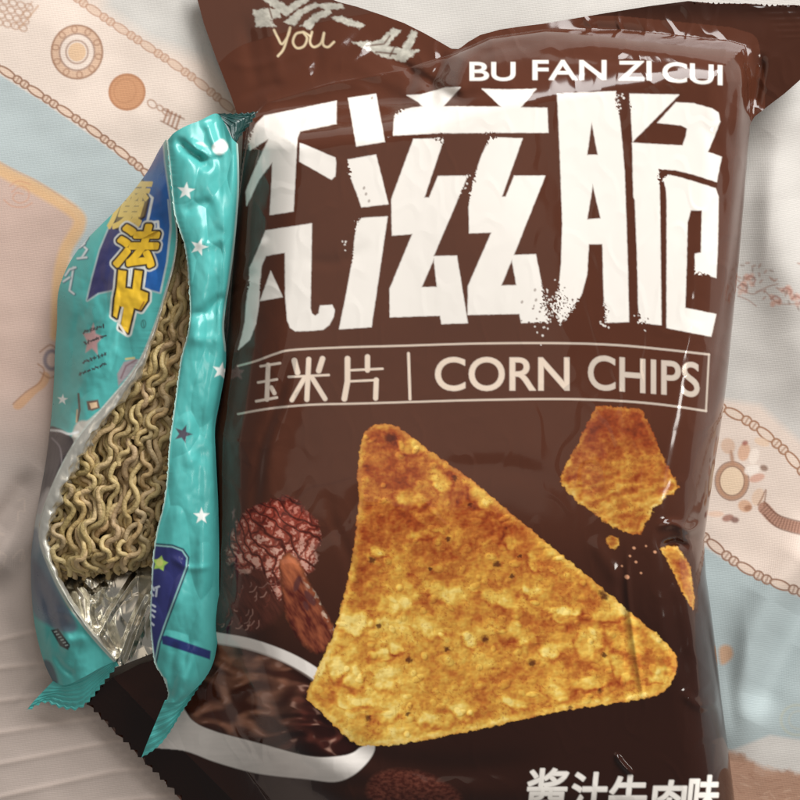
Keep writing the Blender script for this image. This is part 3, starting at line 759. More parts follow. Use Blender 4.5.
def strip_col(x, y, sd):
    u = (x - 280) * .5 + (y - 555) * .86; v = (x - 280) * .86 - (y - 555) * .5
    n = fbm(u / 20, v / 6, 84, 3)
    t = np.clip(.18 + .34 * n + .5 * sstep(44, 8, u) + .35 * sstep(4, 11, v), 0, 1)
    c = lin(84, 30, 24)[None] * (1 - t[:, None]) + lin(202, 116, 76)[None] * t[:, None]
    hi = sstep(4, 10, v) * sstep(.0, .5, fbm(u / 8, v / 5, 85, 2)) * sstep(26, 50, u) * .9
    c = c * (1 - hi[:, None]) + lin(244, 212, 188) * hi[:, None]
    return c * (1 - .55 * np.exp(-((sd + .5) / 2.2) ** 2))[:, None]
bag.poly(STRIP, strip_col, .9, edge=(1.2, 5, 2), label=L_BEEF)
for (x, y, rx, ry, a) in ((297, 584, 3, 8, .3), (310, 598, 3.4, 9, -.6), (306, 606, 2.4, 5, -.4)):
    bag.disc(x, y, rx, ry, lin(86, 48, 48), a, 1.0, .85, label=L_BEEF)
# sauce bowl
SAUCE = smooth_loop([(182, 702), (196, 684), (210, 656), (219, 640), (265, 654), (297, 672), (318, 684), (306, 697), (322, 715), (338, 731), (358, 745), (350, 754), (325, 757), (300, 754), (262, 743), (237, 737), (215, 731), (195, 722)], 5)
BOWL = smooth_loop([(150, 746), (165, 728), (182, 706), (192, 720), (215, 731), (240, 738), (262, 744), (300, 754), (325, 757), (350, 752), (366, 745), (374, 744), (374, 752), (366, 764), (352, 776), (334, 782), (305, 779), (275, 776), (250, 772), (215, 762), (185, 751)], 5)
def bowl_col(x, y, sd):
    d, _ = line_dist(x, y, [(186, 712), (237, 738), (300, 757), (352, 754)])
    n = fbm(x / 30, y / 6, 86, 2)
    v = np.clip(.92 - .008 * d + .05 * n, .6, 1)
    return lin(246, 240, 234)[None] * v[:, None]
bag.poly(BOWL, bowl_col, .9, label=L_BOWL)
def sauce_col(x, y, sd):
    wx = 12 * noise(x / 46, y / 30, 87); wy = 9 * noise(x / 44 + 9, y / 30, 88)
    r = np.hypot(x + wx - 246, (y + wy - 694) * 1.7); a = np.arctan2((y + wy - 694) * 1.7, x + wx - 246)
    nn = .85 * noise((x + wx) / 44 + .4 * (y + wy) / 40, (y + wy) / 17 - .25 * (x + wx) / 34, 89) + .1 * noise((x + wx) / 14, (y + wy) / 7, 189)
    ridge = np.clip(1 - np.abs(nn) * 1.9, 0, 1)                     # folds of thick sauce
    s = sstep(.25, .95, ridge) * (.55 + .6 * sstep(-.4, .4, fbm(x / 22, y / 14, 90, 2)))
    gl = sstep(.72, 1.0, ridge) * sstep(.05, .5, noise(x / 13, y / 9, 190)) * .8
    dk = sstep(258, 312, x + .35 * (y - 700))[:, None]
    body = lin(80, 40, 28)[None] * (1 - s[:, None]) + lin(164, 112, 88)[None] * s[:, None]
    deep = lin(40, 13, 10)[None] * (1 - s[:, None] ** 2) + lin(84, 40, 32)[None] * s[:, None] ** 2
    c = body * (1 - dk) + deep * dk
    c = c * (1 - .8 * gl[:, None]) + lin(196, 152, 134) * .8 * gl[:, None]
    return c * (1 - .4 * np.exp(-((sd + 1) / 3.5) ** 2))[:, None]
bag.poly(SAUCE, sauce_col, .9, label=L_BOWL)
bag.stroke(smooth_line([(206, 636), (219, 638.5), (249, 644), (281, 655), (305, 667), (324, 680)]), 11.5, lin(242, 236, 230), .8, label=L_BOWL)
bag.stroke(smooth_line([(206, 642), (219, 644), (249, 649.5), (279, 660), (301, 672), (318, 684)]), 1.6, lin(150, 134, 126), 1.0, .6, label=L_BOWL)
# repaint the chip's corner over the bowl
bag.poly(BIG, big_col, .8, edge=(1.3, 6, 8), label=L_CHIP)
# second beef crumb at the frame's foot
bag.poly(smooth_loop([(372, 778), (392, 770), (420, 772), (446, 784), (462, 800), (440, 812), (392, 808), (368, 796)]), lambda x, y, sd: (lin(84, 34, 24)[None] + (lin(150, 84, 66) - lin(84, 34, 24))[None] * np.clip(.3 + .6 * fbm(x / 5, y / 3, 92, 3), 0, 1)[:, None]) * .55, 3, alpha=.8)
# flavour line
for ch, b in (("\u9171", (528, 769, 566.5, 809)), ("\u6c41", (572.5, 773, 606, 812)), ("\u725b", (610, 776, 646, 814)), ("\u8089", (653, 781, 685, 818)), ("\u5473", (689, 776, 718, 816))):
    bag.poly(glyphs(ch, b, shear=.10), white, .75, grow=1.15, label=L_FLAV)
# brand mark near the top: brush shapes and a script word
gw = lin(190, 188, 176)
for P in ([(253, 10), (266, 8), (279, 9), (281, 17), (270, 20), (276, 26), (256, 27)], [(262, 0), (274, -2), (288, 6), (298, 0), (306, -4), (309, 1), (296, 9), (286, 17), (280, 12)], [(284, 22), (300, 9), (316, 2), (320, 5), (304, 14), (294, 26)], [(300, 26), (314, 14), (330, 8), (332, 13), (318, 20), (310, 30)], [(312, 4), (340, 3), (345, 8), (326, 10)], [(330, 17), (342, 16), (365, 25), (360, 29), (338, 22)],
          [(352, 42), (378, 41), (393, 28), (401, 30), (388, 46), (402, 48), (412, 30), (418, 32), (410, 50), (420, 50), (404, 62), (382, 56), (362, 48)]):
    bag.poly(np.array(P, float), lambda x, y, sd: gw[None] * (1 + .25 * fbm(x / 7, y / 5, 95, 3))[:, None], .9, edge=(1.2, 5, 6), alpha=.85, label=L_LOGO)
for P in ([(366, 46), (384, 44), (390, 36)], [(376, 52), (396, 54)], [(396, 44), (390, 56)], [(268, 4), (272, 18)]):
    bag.stroke(P, 1.6, film, .8, .85)
yl = lin(226, 208, 172)
for P in ([(274, 30), (278, 38), (282, 44), (288, 36), (290, 28), (284, 48), (278, 56)], [(303, 32), (296, 34), (293, 42), (297, 48), (304, 46), (307, 38), (303, 32), (310, 36)], [(312, 32), (310, 42), (314, 47), (321, 43), (324, 33), (323, 44), (328, 47), (334, 42)]):
    bag.stroke(smooth_line(P), 2.2, yl, .8, .75, label=L_LOGO)
# seals
bag.L[(bag.L == 0) & (pil_sd(bag.X, bag.Y) > 14) & (bag.Y < 150)] = L_SEALT
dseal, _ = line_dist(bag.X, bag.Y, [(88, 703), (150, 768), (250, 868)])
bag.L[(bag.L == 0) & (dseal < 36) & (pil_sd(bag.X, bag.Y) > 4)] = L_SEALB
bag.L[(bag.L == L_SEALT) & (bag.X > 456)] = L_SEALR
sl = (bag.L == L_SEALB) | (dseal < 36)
bag.C[sl & (bag.L == L_SEALB)] *= 0.35  # shadow over the bottom seal, multiplied into its colour
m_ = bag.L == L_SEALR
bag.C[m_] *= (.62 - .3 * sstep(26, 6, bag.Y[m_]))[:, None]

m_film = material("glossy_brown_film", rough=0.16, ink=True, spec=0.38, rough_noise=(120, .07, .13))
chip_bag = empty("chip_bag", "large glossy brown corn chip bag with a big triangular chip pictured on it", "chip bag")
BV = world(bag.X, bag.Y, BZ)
seal_specs = [(L_SEALT, "top_seal", m_film, "crumpled brown corner behind the pale brush marks"), (L_SEALR, "top_seal", m_film, "folded dark corner with a zigzag edge"), (L_SEALB, "bottom_seal", m_film, "zigzag seal with shadow painted nearly black")]
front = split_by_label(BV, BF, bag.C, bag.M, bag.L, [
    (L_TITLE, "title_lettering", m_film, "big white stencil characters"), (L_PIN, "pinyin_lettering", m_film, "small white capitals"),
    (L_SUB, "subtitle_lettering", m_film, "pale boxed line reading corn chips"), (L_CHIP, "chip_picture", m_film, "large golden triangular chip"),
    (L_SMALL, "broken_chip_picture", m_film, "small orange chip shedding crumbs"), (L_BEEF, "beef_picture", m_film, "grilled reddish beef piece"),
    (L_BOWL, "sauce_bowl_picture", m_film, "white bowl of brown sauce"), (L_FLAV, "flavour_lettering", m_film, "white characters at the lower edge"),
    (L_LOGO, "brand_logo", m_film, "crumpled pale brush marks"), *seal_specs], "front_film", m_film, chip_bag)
for o in list(front.children):
    if o.name.split('.')[0] in ("top_seal", "bottom_seal"): o.parent = chip_bag
# back of the bag
q = 6.0
xs = np.arange(bx0, bx1, q); ys = np.arange(by0, by1, q)
X, Y = np.meshgrid(xs, ys); x = X.ravel(); y = Y.ravel(); so = outsd(x, y)
nr = (so > 0) & (so < q * 1.5); e = .8
for _ in range(2):
    ga = (outsd(x[nr] + e, y[nr]) - outsd(x[nr] - e, y[nr])) / (2 * e); gb = (outsd(x[nr], y[nr] + e) - outsd(x[nr], y[nr] - e)) / (2 * e)
    d_ = outsd(x[nr], y[nr]); g2 = np.maximum(ga ** 2 + gb ** 2, .2); x[nr] -= d_ * ga / g2; y[nr] -= d_ * gb / g2
zf = bag_height(x, y, False); inn = np.maximum(-pil_sd(x, y), 0)
zb = np.maximum(zf - .5 - .9 * np.maximum(-so - 2, 0), .4)
F = grid_faces(*X.shape); F = F[(so[F] < q * 1.5).all(1) & (so[F] < 0).any(1)][:, ::-1]
m_back = material("brown_back_film", rough=.2, color=film * .8)
obj("back_film", world(x, y, zb), F, m_back, chip_bag)

# ================================================================ NOODLE PACK
teal = lin(82, 178, 174)
def coons(left, right, nu, nv, top=None, bottom=None):
    """surface between two long edges (and shaped ends); edges are (x px, y px, z mm)"""
    Lf = resample(smooth_line(left, 6), nu); Rt = resample(smooth_line(right, 6), nu)
    u = np.linspace(0, 1, nu)[:, None, None]; v = np.linspace(0, 1, nv)[None, :, None]
    P = Lf[:, None] * (1 - v) + Rt[:, None] * v
    tp = resample(smooth_line(top, 6), nv) if top is not None else Lf[0] * (1 - v[0]) + Rt[0] * v[0]
    bt = resample(smooth_line(bottom, 6), nv) if bottom is not None else Lf[-1] * (1 - v[0]) + Rt[-1] * v[0]
    Q_ = tp[None] * (1 - u) + bt[None] * u
    B = (Lf[0] * (1 - v[0]) + Rt[0] * v[0])[None] * (1 - u) + (Lf[-1] * (1 - v[0]) + Rt[-1] * v[0])[None] * u
    P = P + Q_ - B
    return P, u[:, :, 0] + 0 * v[:, :, 0], v[:, :, 0] + 0 * u[:, :, 0]
def wrinkle(P, cre):
    x, y = P[..., 0], P[..., 1]; z = 0
    for Pt, wd, hh in cre:
        d, pos = line_dist(x, y, smooth_line(Pt, 4))
        z = z + hh * np.exp(-(d / wd) ** 2 * 1.3) * sstep(-.01, .25, pos) * sstep(1.01, .75, pos)
    return z

def facets(x, y, seed):
    """flat tilted facets meeting in sharp folds: the highest of many random planes in each neighbourhood"""
    ix = np.floor(x); iy = np.floor(y); best = np.full(x.shape, -9.0)
    for dx in (-2, -1, 0, 1, 2):
        for dy in (-2, -1, 0, 1, 2):
            a = ix + dx; b = iy + dy
            px_ = x - a - _hash(a, b, seed); py_ = y - b - _hash(a, b, seed + 1)
            tx_ = (_hash(a, b, seed + 2) - .5) * 1.1; ty_ = (_hash(a, b, seed + 3) - .5) * 1.0
            best = np.maximum(best, tx_ * px_ + ty_ * py_ - .8 * np.sqrt(px_ ** 2 + py_ ** 2 + .02) + .2 * _hash(a, b, seed + 4))
    return best
outerL = [(166, 139, 20), (158, 152, 15), (149, 169, 11), (137, 186, 8), (121, 205, 6), (104, 222, 5), (88, 238, 4), (75, 254, 3.5), (65, 272, 3), (58, 294, 3), (57, 325, 3), (55, 350, 3), (54, 380, 3), (51, 420, 3), (46, 460, 3), (39, 500, 3), (34, 530, 3), (31, 560, 3), (32, 600, 3), (36, 632, 3), (44, 662, 3), (53, 682, 3.5)]
innerL = [(167, 141, 23), (169, 165, 25), (171, 188, 26), (174, 211, 26), (177, 226, 25.5), (177, 244, 25), (173, 268, 25), (166, 292, 25), (160, 312, 25), (152, 334, 25), (142, 358, 25), (126, 382, 24.5), (104, 408, 24), (82, 434, 24), (66, 460, 23), (52, 490, 22), (43, 516, 20.5), (41, 540, 19), (48, 562, 18.5), (62, 592, 18), (82, 622, 16), (102, 646, 12), (116, 661, 9)]
footL = [(53, 682, 3.5), (66, 685, 6.5), (84, 677, 8.5), (100, 668, 9.2), (116, 661, 9)]
PL, uL, vL = coons(outerL, innerL, 760, 150, bottom=footL)
PL[..., 2] += 4.2 * np.sin(np.pi * np.clip(vL, 0, 1) ** .75) ** 1.0 * sstep(0, .1, uL) * (1 - .45 * sstep(.62, .8, uL))
PL[..., 2] += .5 * fbm(PL[..., 0] / 24, PL[..., 1] / 34, 101, 3) * np.sin(np.pi * vL) + wrinkle(PL, [
    ([(120, 250), (112, 300), (96, 350), (84, 400)], 10, .8), ([(86, 300), (74, 340), (70, 400)], 8, -.7), ([(140, 300), (128, 330), (118, 356)], 7, -.7),
    ([(40, 545), (56, 570), (70, 605), (84, 634)], 7, 1.6), ([(35, 570), (46, 600), (58, 640), (66, 668)], 6, -1.4), ([(58, 655), (70, 640), (92, 640)], 7, 1.1), ([(44, 620), (60, 612), (78, 622)], 6, .9),
    ([(52, 652), (64, 668), (76, 676)], 4, -.9), ([(58, 440), (66, 452), (60, 480)], 6, -.9), ([(54, 430), (66, 436), (80, 436)], 4, .8)])
PL[..., 2] += 3.4 * facets(PL[..., 0] / 34 + .3, (PL[..., 1] + .5 * PL[..., 0]) / 62, 201) * np.sin(np.pi * np.clip(vL, 0, 1)) ** .5 + .35 * facets(PL[..., 0] / 14, PL[..., 1] / 22, 211) * np.sin(np.pi * vL)
PL[..., 0] += (.8 * noise(PL[..., 1] / 5.0, 0 * vL, 205) + .5 * noise(PL[..., 1] / 1.9, 0 * vL, 206)) * vL ** 16
cL = Canvas(PL[..., 0], PL[..., 1], teal)
cL.C *= (1 + .05 * fbm(cL.X / 20, cL.Y / 26, 102, 3))[:, None]
K1, K2, K3, K4, K5, K6 = 1, 2, 3, 4, 5, 6
q1 = 160 / 800.
def d1(P): return np.array([(40 + a * q1, 150 + b * q1) for a, b in P], float)
def d2(P): return np.array([(40 + a * q1, 290 + b * q1) for a, b in P], float)
navy = lin(40, 52, 110); royal = lin(40, 92, 160)
# blue shield behind the brand characters
cL.poly(d1([(590, -60), (612, -40), (620, 60), (648, 260), (652, 400), (632, 560), (600, 712), (520, 690), (360, 700), (290, 715), (236, 752), (262, 640), (300, 500), (350, 380), (430, 250), (520, 120), (548, 30)]), lin(176, 196, 198), .8, grow=1.4, label=K1)
def shield(x, y, sd):
    t = sstep(100, 168, x + .1 * (y - 250))
    return lin(56, 56, 104)[None] * (1 - t[:, None]) + lin(32, 98, 172)[None] * t[:, None]
cL.poly(d1([(590, -60), (612, -40), (620, 60), (648, 260), (652, 400), (632, 560), (600, 712), (520, 690), (360, 700), (290, 715), (236, 752), (262, 640), (300, 500), (350, 380), (430, 250), (520, 120), (548, 30)]), shield, .8, label=K1)
cL.stroke(d1([(640, 250), (652, 380), (634, 560), (602, 712)]), 1.4, lin(190, 208, 206), .7, .8, label=K1)
# characters
yel = lin(240, 196, 52); blk = lin(34, 24, 30); pale = lin(206, 184, 116)
FA = [d1([(462, 366), (498, 350), (505, 420), (560, 400), (578, 404), (560, 448), (520, 478), (548, 520), (500, 552), (476, 540), (470, 585), (434, 588), (432, 520), (412, 515), (420, 560), (388, 612), (372, 598), (392, 520), (384, 446), (402, 420), (446, 430)])]
FA = [d1([(440, 400), (465, 370), (500, 362), (505, 410), (575, 392), (578, 425), (535, 450), (525, 470), (545, 500), (540, 530), (500, 545), (480, 548), (472, 585), (436, 585), (436, 530), (420, 520), (425, 560), (385, 610), (375, 595), (395, 530), (382, 470), (388, 420)])]
SHI = [np.vstack([d1([(392, 600), (432, 606), (426, 690), (462, 696), (474, 600), (512, 606), (500, 700), (540, 716), (538, 752)]), d2([(505, 100), (470, 90), (440, 215), (402, 190), (418, 92), (398, 78), (384, 140), (366, 128), (374, 40)]), d1([(384, 690)])])]
MO = [d1([(470, 130), (500, 140), (520, 170), (528, 215), (540, 240), (520, 330), (494, 348), (450, 360), (420, 385), (385, 390), (378, 360), (394, 300), (390, 262), (430, 190)])]
# white keyline of the group
wl = lin(226, 230, 224)
cL.stroke(d1([(528, 212), (562, 240), (535, 368), (590, 358), (596, 470), (548, 490), (560, 540), (512, 565), (528, 600), (516, 690)]), 2.6, wl, .7, label=K1)
mg = glyphs("\u9b54", (115, 178, 146, 228), shear=.30)
cL.poly(MO, blk, .8, grow=2.0, label=K2); cL.poly(MO, lin(122, 104, 62), .8, label=K2)
cL.poly(mg, lin(228, 200, 108), .6, grow=1.2, label=K2)
fg = glyphs("\u6cd5", (118, 226, 157, 266), shear=.25)
cL.poly(fg, wl, .8, grow=5.6, label=K2); cL.poly(SHI, wl, .8, grow=4.0, label=K2)
cL.poly(fg, blk, .8, grow=4.0, label=K2); cL.poly(fg, yel, .6, grow=2.1, label=K2)
for loops, c in ((SHI, yel),):
    cL.poly(loops, blk, .8, grow=2.2, label=K2)
    cL.poly(loops, (lambda c: lambda x, y, sd: c[None] * (1 + .1 * fbm(x / 8, y / 8, 104, 2))[:, None])(c), .7, label=K2)
cL.stroke(d2([(412, 90), (396, 170), (428, 222)]), 2.2, lin(240, 236, 226), .6, .9, label=K2)
cL.stroke(d2([(498, 100), (520, 60)]), 1.6, lin(150, 90, 40), .6, .8)
# pale lettering at the wrapper's outer edge
for P in ([(240, 440), (215, 480), (238, 500), (212, 540)], [(200, 490), (225, 470)], [(190, 545), (235, 540)], [(170, 590), (160, 650), (150, 705), (172, 722)], [(130, 630), (150, 600), (180, 590)], [(120, 660), (150, 640)]):
    cL.stroke(d1(P), 2.8, lin(40, 84, 104), .8, .8, label=K3); cL.stroke(d1(P) - [.6, .6], 2.0, lin(214, 224, 226), .7, .95, label=K3)
# pink star with small dark lettering
cL.poly(star(40 + 262 * q1, 290 + 250 * q1, 13, .1, .5) * [.8, 1.3] + [92.4 * .2, -340 * .3], lin(206, 160, 160), 1.0, alpha=.95, label=K4)
for (x0, y0, x1, y1) in ((84, 332, 104, 326), (85, 343, 105, 336), (84, 362, 106, 354), (80, 374, 106, 364)):
    n = 7
    for k in range(n):
        x = x0 + (x1 - x0) * (k + .3 * rng.random()) / (n - .6); y = y0 + (y1 - y0) * k / (n - 1)
        for _ in range(3):
            a = rng.uniform(0, 3.14); r = rng.uniform(1.0, 2.0)
            cL.stroke([(x - r * math.cos(a), y - r * math.sin(a)), (x + r * math.cos(a), y + r * math.sin(a))], 1.0, lin(60, 62, 66), .5, .85, label=K4)
cL.ring(143.5, 324, 2.2, 4, 1, lin(52, 96, 92), 0, .6, .8); cL.stroke([(143, 321), (144, 327)], 1, lin(52, 96, 92), .6, .8)
cL.poly(star(62.5, 399.5, 5.4, .1), lin(236, 244, 240), .6, label=K5)
# small printed props: brush, box and sack
cL.stroke(d2([(192, 520), (198, 600), (186, 660)]), 2.2, lin(96, 76, 66), .7, .9); cL.stroke(d2([(186, 600), (182, 660)]), 1.5, lin(214, 180, 140), .7, .9)
cL.poly(d2([(232, 556), (290, 548), (300, 590), (262, 604), (240, 600)]), lin(108, 84, 74), .9); cL.poly(d2([(246, 566), (284, 560), (288, 586), (256, 594)]), lin(222, 192, 156), .7)
cL.poly(smooth_loop(d2([(170, 690), (200, 655), (240, 650), (290, 610), (310, 620), (260, 700), (210, 800), (150, 800)])), lin(208, 200, 190), 1.2, alpha=.9)
cL.poly(d2([(392, 480), (386, 420), (420, 360), (470, 345), (500, 348), (440, 430)]), lin(170, 146, 152), 1.0, alpha=.85); cL.stroke(d2([(405, 440), (430, 380), (480, 350)]), 1.8, lin(120, 84, 92), .7, .7); cL.stroke(d2([(430, 345), (470, 340)]), 2, lin(222, 196, 120), .7, .8)
# dark printed figure area; grey-blue film reflection painted in below
cL.poly(smooth_loop([(48, 430), (58, 428), (68, 434), (74, 444), (68, 470), (58, 500), (46, 512), (36, 510), (44, 470)]), lin(58, 54, 60), 1.0, label=K6); cL.stroke(smooth_line([(48, 430), (60, 431), (69, 434), (78, 432)]), 2.4, lin(224, 228, 228), .8, .9)
cL.stroke(smooth_line([(52, 438), (60, 448), (62, 466)]), 1.4, lin(150, 144, 150), .8, .7)
cL.poly(smooth_loop([(40, 500), (50, 490), (46, 540), (34, 540), (30, 530)]), lin(190, 188, 186), 2.2, alpha=.8)
cL.poly(smooth_loop([(26, 545), (36, 528), (45, 552), (58, 588), (74, 618), (76, 630), (62, 632), (46, 624), (34, 614), (28, 590)]), lin(104, 126, 142), 2.0, alpha=.95)  # reflection on the film, painted as grey-blue colour
cL.poly(smooth_loop([(32, 560), (44, 572), (60, 600), (70, 622), (58, 628), (42, 612), (33, 590)]), lin(92, 94, 112), 3, alpha=.7)
# yellow green print and the small date plate
cL.poly(smooth_loop([(62, 590), (68, 588), (80, 600), (84, 612), (78, 616), (68, 606)]), lin(188, 186, 96), 1.2, alpha=.9)
cL.poly(np.array([(54, 631), (58, 629), (70, 647), (66, 649)], float), lin(36, 50, 54), .7, alpha=.9); cL.poly(np.array([(51, 630), (58, 628.5), (70, 645), (68, 650), (60, 646)], float), lin(30, 42, 46), .7)
for k in range(6): cL.stroke([(54.5 + 2.2 * k, 632 + 2.7 * k), (56.5 + 2.2 * k, 631.5 + 2.7 * k)], 1.2, lin(190, 210, 206), .5, .9)
cL.poly(smooth_loop([(44, 660), (52, 664), (58, 682), (52, 686), (44, 672)]), lin(52, 60, 84), 1.4, alpha=.85)
# silvery torn lip
lipd, _ = line_dist(cL.X, cL.Y, resample(smooth_line([p[:2] for p in innerL], 6), 60))
lipw = np.interp(cL.Y, [200, 230, 330, 400, 660], [0, 1.2, 1.4, 2.0, 2.2])
cL.blend(np.arange(cL.X.size), np.clip(.5 - (lipd - lipw) / 1.4, 0, 1), lin(196, 204, 196))
m_wrap = material("printed_wrapper_film", rough=.3, spec=.5, rough_noise=(150, .22, .38))
m_foil = material("silver_foil", rough=.27, metallic=1.0, color=tuple(lin(214, 210, 198)))
m_lip = material("silver_lining", rough=.32, metallic=.7, color=tuple(lin(226, 224, 214)), noise_bump=(500, .2, .0005))
pack = empty("noodle_pack", "torn open teal snack noodle wrapper with white stars, leaning on the brown bag", "snack wrapper")
VL = world(PL[..., 0], PL[..., 1], PL[..., 2]).reshape(-1, 3)
def flip_ok(V, F):
    n = np.cross(V[F[:, 2]] - V[F[:, 0]], V[F[:, 3]] - V[F[:, 1]])
    return F if n[:, 2].sum() > 0 else F[:, ::-1]
FL = flip_ok(VL, grid_faces(760, 150))
flapL = split_by_label(VL, FL, cL.C, None, cL.L, [(K1, "blue_shield", m_wrap, None), (K2, "brand_lettering", m_wrap, "yellow characters outlined in black"), (K3, "pale_lettering", m_wrap, None), (K4, "small_lettering", m_wrap, None), (K5, "printed_star_or_highlight", m_wrap, None), (K6, "dark_print", m_wrap, None)], "wrapper_flap", m_wrap, pack)
flapL['label'] = "flap carrying the blue shield and yellow characters"

# --- right half
topR = [(167, 141, 24), (174, 133, 25), (186, 126, 25), (200, 120.5, 24), (216, 113.5, 22), (224, 122, 23), (232, 138, 24), (238, 144, 21)]
outerR = [(238, 144, 21), (239, 165, 21), (239, 190, 21), (237, 220, 21), (234, 250, 21), (230, 280, 21), (227, 300, 21), (224, 326, 21), (226, 350, 20), (225, 372, 20), (220, 400, 20), (215, 428, 20), (216, 460, 20), (218, 500, 20), (219, 540, 20), (219, 580, 20), (219, 615, 19), (217, 645, 18), (212, 666, 17), (202, 682, 16), (190, 694, 15), (182, 702, 14)]
innerR = [(167, 141, 24), (170, 170, 26), (174, 211, 27), (178, 226, 27), (184, 244, 27), (187, 264, 27), (189, 290, 27), (190, 314, 27), (187, 336, 27), (181, 358, 27), (177, 386, 27), (173, 416, 27), (169, 446, 27), (167, 478, 26), (163, 506, 26), (157, 530, 25), (153, 556, 24), (151, 590, 23), (150, 620, 22), (152, 645, 20), (155, 664, 18), (164, 680, 17), (168, 694, 15), (165, 703, 14)]
PR, uR, vR = coons(innerR, outerR, 760, 110, top=topR)
bul = np.sin(np.pi * vR)
PR[..., 2] += (1.6 * sstep(0, .12, uR) + 1.0) * bul
PR[..., 2] += .35 * fbm(PR[..., 0] / 22, PR[..., 1] / 40, 111, 3) * bul + wrinkle(PR, [
    ([(174, 136), (188, 150), (206, 158), (224, 150)], 6, -2.0), ([(186, 138), (200, 152), (212, 156), (228, 146)], 5, 1.6), ([(206, 120), (212, 138), (218, 150)], 5, 1.2), ([(196, 150), (204, 166), (214, 162)], 5, -.9),
    ([(182, 214), (196, 206), (214, 200)], 6, -.7), ([(196, 240), (210, 244), (226, 236)], 6, .6), ([(212, 178), (222, 230), (220, 290)], 7, 1.0), ([(184, 320), (205, 312), (222, 300), (226, 320)], 7, -1.0), ([(186, 336), (200, 340), (222, 340)], 8, .7),
    ([(178, 420), (196, 452), (214, 452)], 9, -.7), ([(214, 432), (200, 440), (190, 470)], 8, .6), ([(170, 556), (190, 568), (214, 566)], 4, .5), ([(204, 500), (200, 580), (198, 650)], 8, .9), ([(196, 640), (190, 664), (182, 690)], 6, 1.2), ([(176, 640), (172, 664), (172, 690)], 6, -.9)])
PR[..., 2] += 4.4 * facets(PR[..., 0] / 30 + .3, (PR[..., 1] + .6 * PR[..., 0]) / 62, 202) * bul ** .5 + .4 * facets(PR[..., 0] / 13, PR[..., 1] / 24, 212) * bul
PR[..., 0] += (.8 * noise(PR[..., 1] / 5.0, 0 * vR, 207) + .5 * noise(PR[..., 1] / 1.9, 0 * vR, 208)) * (1 - vR) ** 16
cR = Canvas(PR[..., 0], PR[..., 1], teal)
cR.C *= (1 + .04 * fbm(cR.X / 20, cR.Y / 26, 112, 3))[:, None]
sw = lin(240, 246, 242)
stars = [(186, 191, 9, .1), (199, 247, 9, .3), (221, 371, 9, .2), (201.5, 516, 8.5, .0)]
for k, (x, y, r, a) in enumerate(stars): cR.poly(star(x, y, r, a), sw, .6, label=1 + k)
cR.poly(smooth_loop([(213, 145), (222, 139), (228, 145), (226, 151), (219, 155), (213, 151)]), sw, 1.0, label=5)  # highlight on the crumpled film, painted as a white blob
cR.poly(star(183, 434, 9.5, .35), lin(74, 70, 84), .7, label=6)
cR.poly(smooth_loop([(196, 143), (202, 142), (208, 147), (203, 146)]), lin(190, 222, 212), .8, alpha=.9)
# navy panel with green badge, and navy stripe
def e1(P): return np.array([(30 + a / 4., 530 + b / 4.) for a, b in P], float)
PAN = e1([(440, 60), (500, 56), (570, 62), (612, 78), (634, 110), (630, 150), (600, 230), (566, 320), (540, 390), (520, 450), (504, 530), (470, 560)])
cR.poly(PAN, lin(22, 40, 70), .8, grow=1.0, label=7); cR.poly(PAN, lin(150, 200, 196), .7, grow=-.6, label=7); cR.poly(PAN, lin(44, 48, 104), .7, grow=-2.0, label=7)
cR.poly(star(160, 563.5, 8.0, .2, .6), lin(166, 204, 92), .7, label=7); cR.disc(159.5, 562.5, 3.4, 4, lin(206, 216, 120), 0, .7)
tx = lin(204, 214, 226)
for P in ([(500, 232), (516, 226)], [(508, 230), (504, 264)], [(488, 226), (496, 240)], [(484, 250), (492, 262)], [(490, 300), (500, 306)], [(488, 320), (500, 326)], [(488, 340), (496, 348)], [(486, 372), (494, 380)]):
    cR.stroke(e1(P), 2.0, tx, .6, .85, label=7)
cR.poly(e1([(526, 425), (545, 422), (724, 484), (720, 518), (530, 456)]), lin(36, 48, 106), .8, label=8)
cR.poly(smooth_loop(e1([(498, 560), (520, 580), (546, 600), (546, 650), (528, 690), (505, 690)])), lin(186, 192, 190), .8); cR.poly(smooth_loop(e1([(490, 590), (516, 596), (534, 616), (534, 650), (516, 684), (500, 684)])), lin(120, 80, 92), 1.0)
# pale cut edges
for Pe, w in ((innerR, 1.3), (outerR[:9], 1.8)):
    dd, _ = line_dist(cR.X, cR.Y, resample(smooth_line([p[:2] for p in Pe], 6), 60))
    cR.blend(np.arange(cR.X.size), np.clip(.5 - (dd - w) / 1.2, 0, 1) * .9, lin(178, 204, 196))
VR = world(PR[..., 0], PR[..., 1], PR[..., 2]).reshape(-1, 3)
FR = flip_ok(VR, grid_faces(760, 110))
flapR = split_by_label(VR, FR, cR.C, None, cR.L, [*((1 + k, "printed_star_or_highlight", m_wrap, None) for k in range(4)), (5, "printed_star_or_highlight", m_wrap, "white highlight painted by the top seal"), (6, "printed_star_or_highlight", m_wrap, "dark grey star"), (7, "navy_panel", m_wrap, None), (8, "navy_stripe", m_wrap, None)], "wrapper_flap", m_wrap, pack)
flapR['label'] = "flap with white stars facing the brown bag"

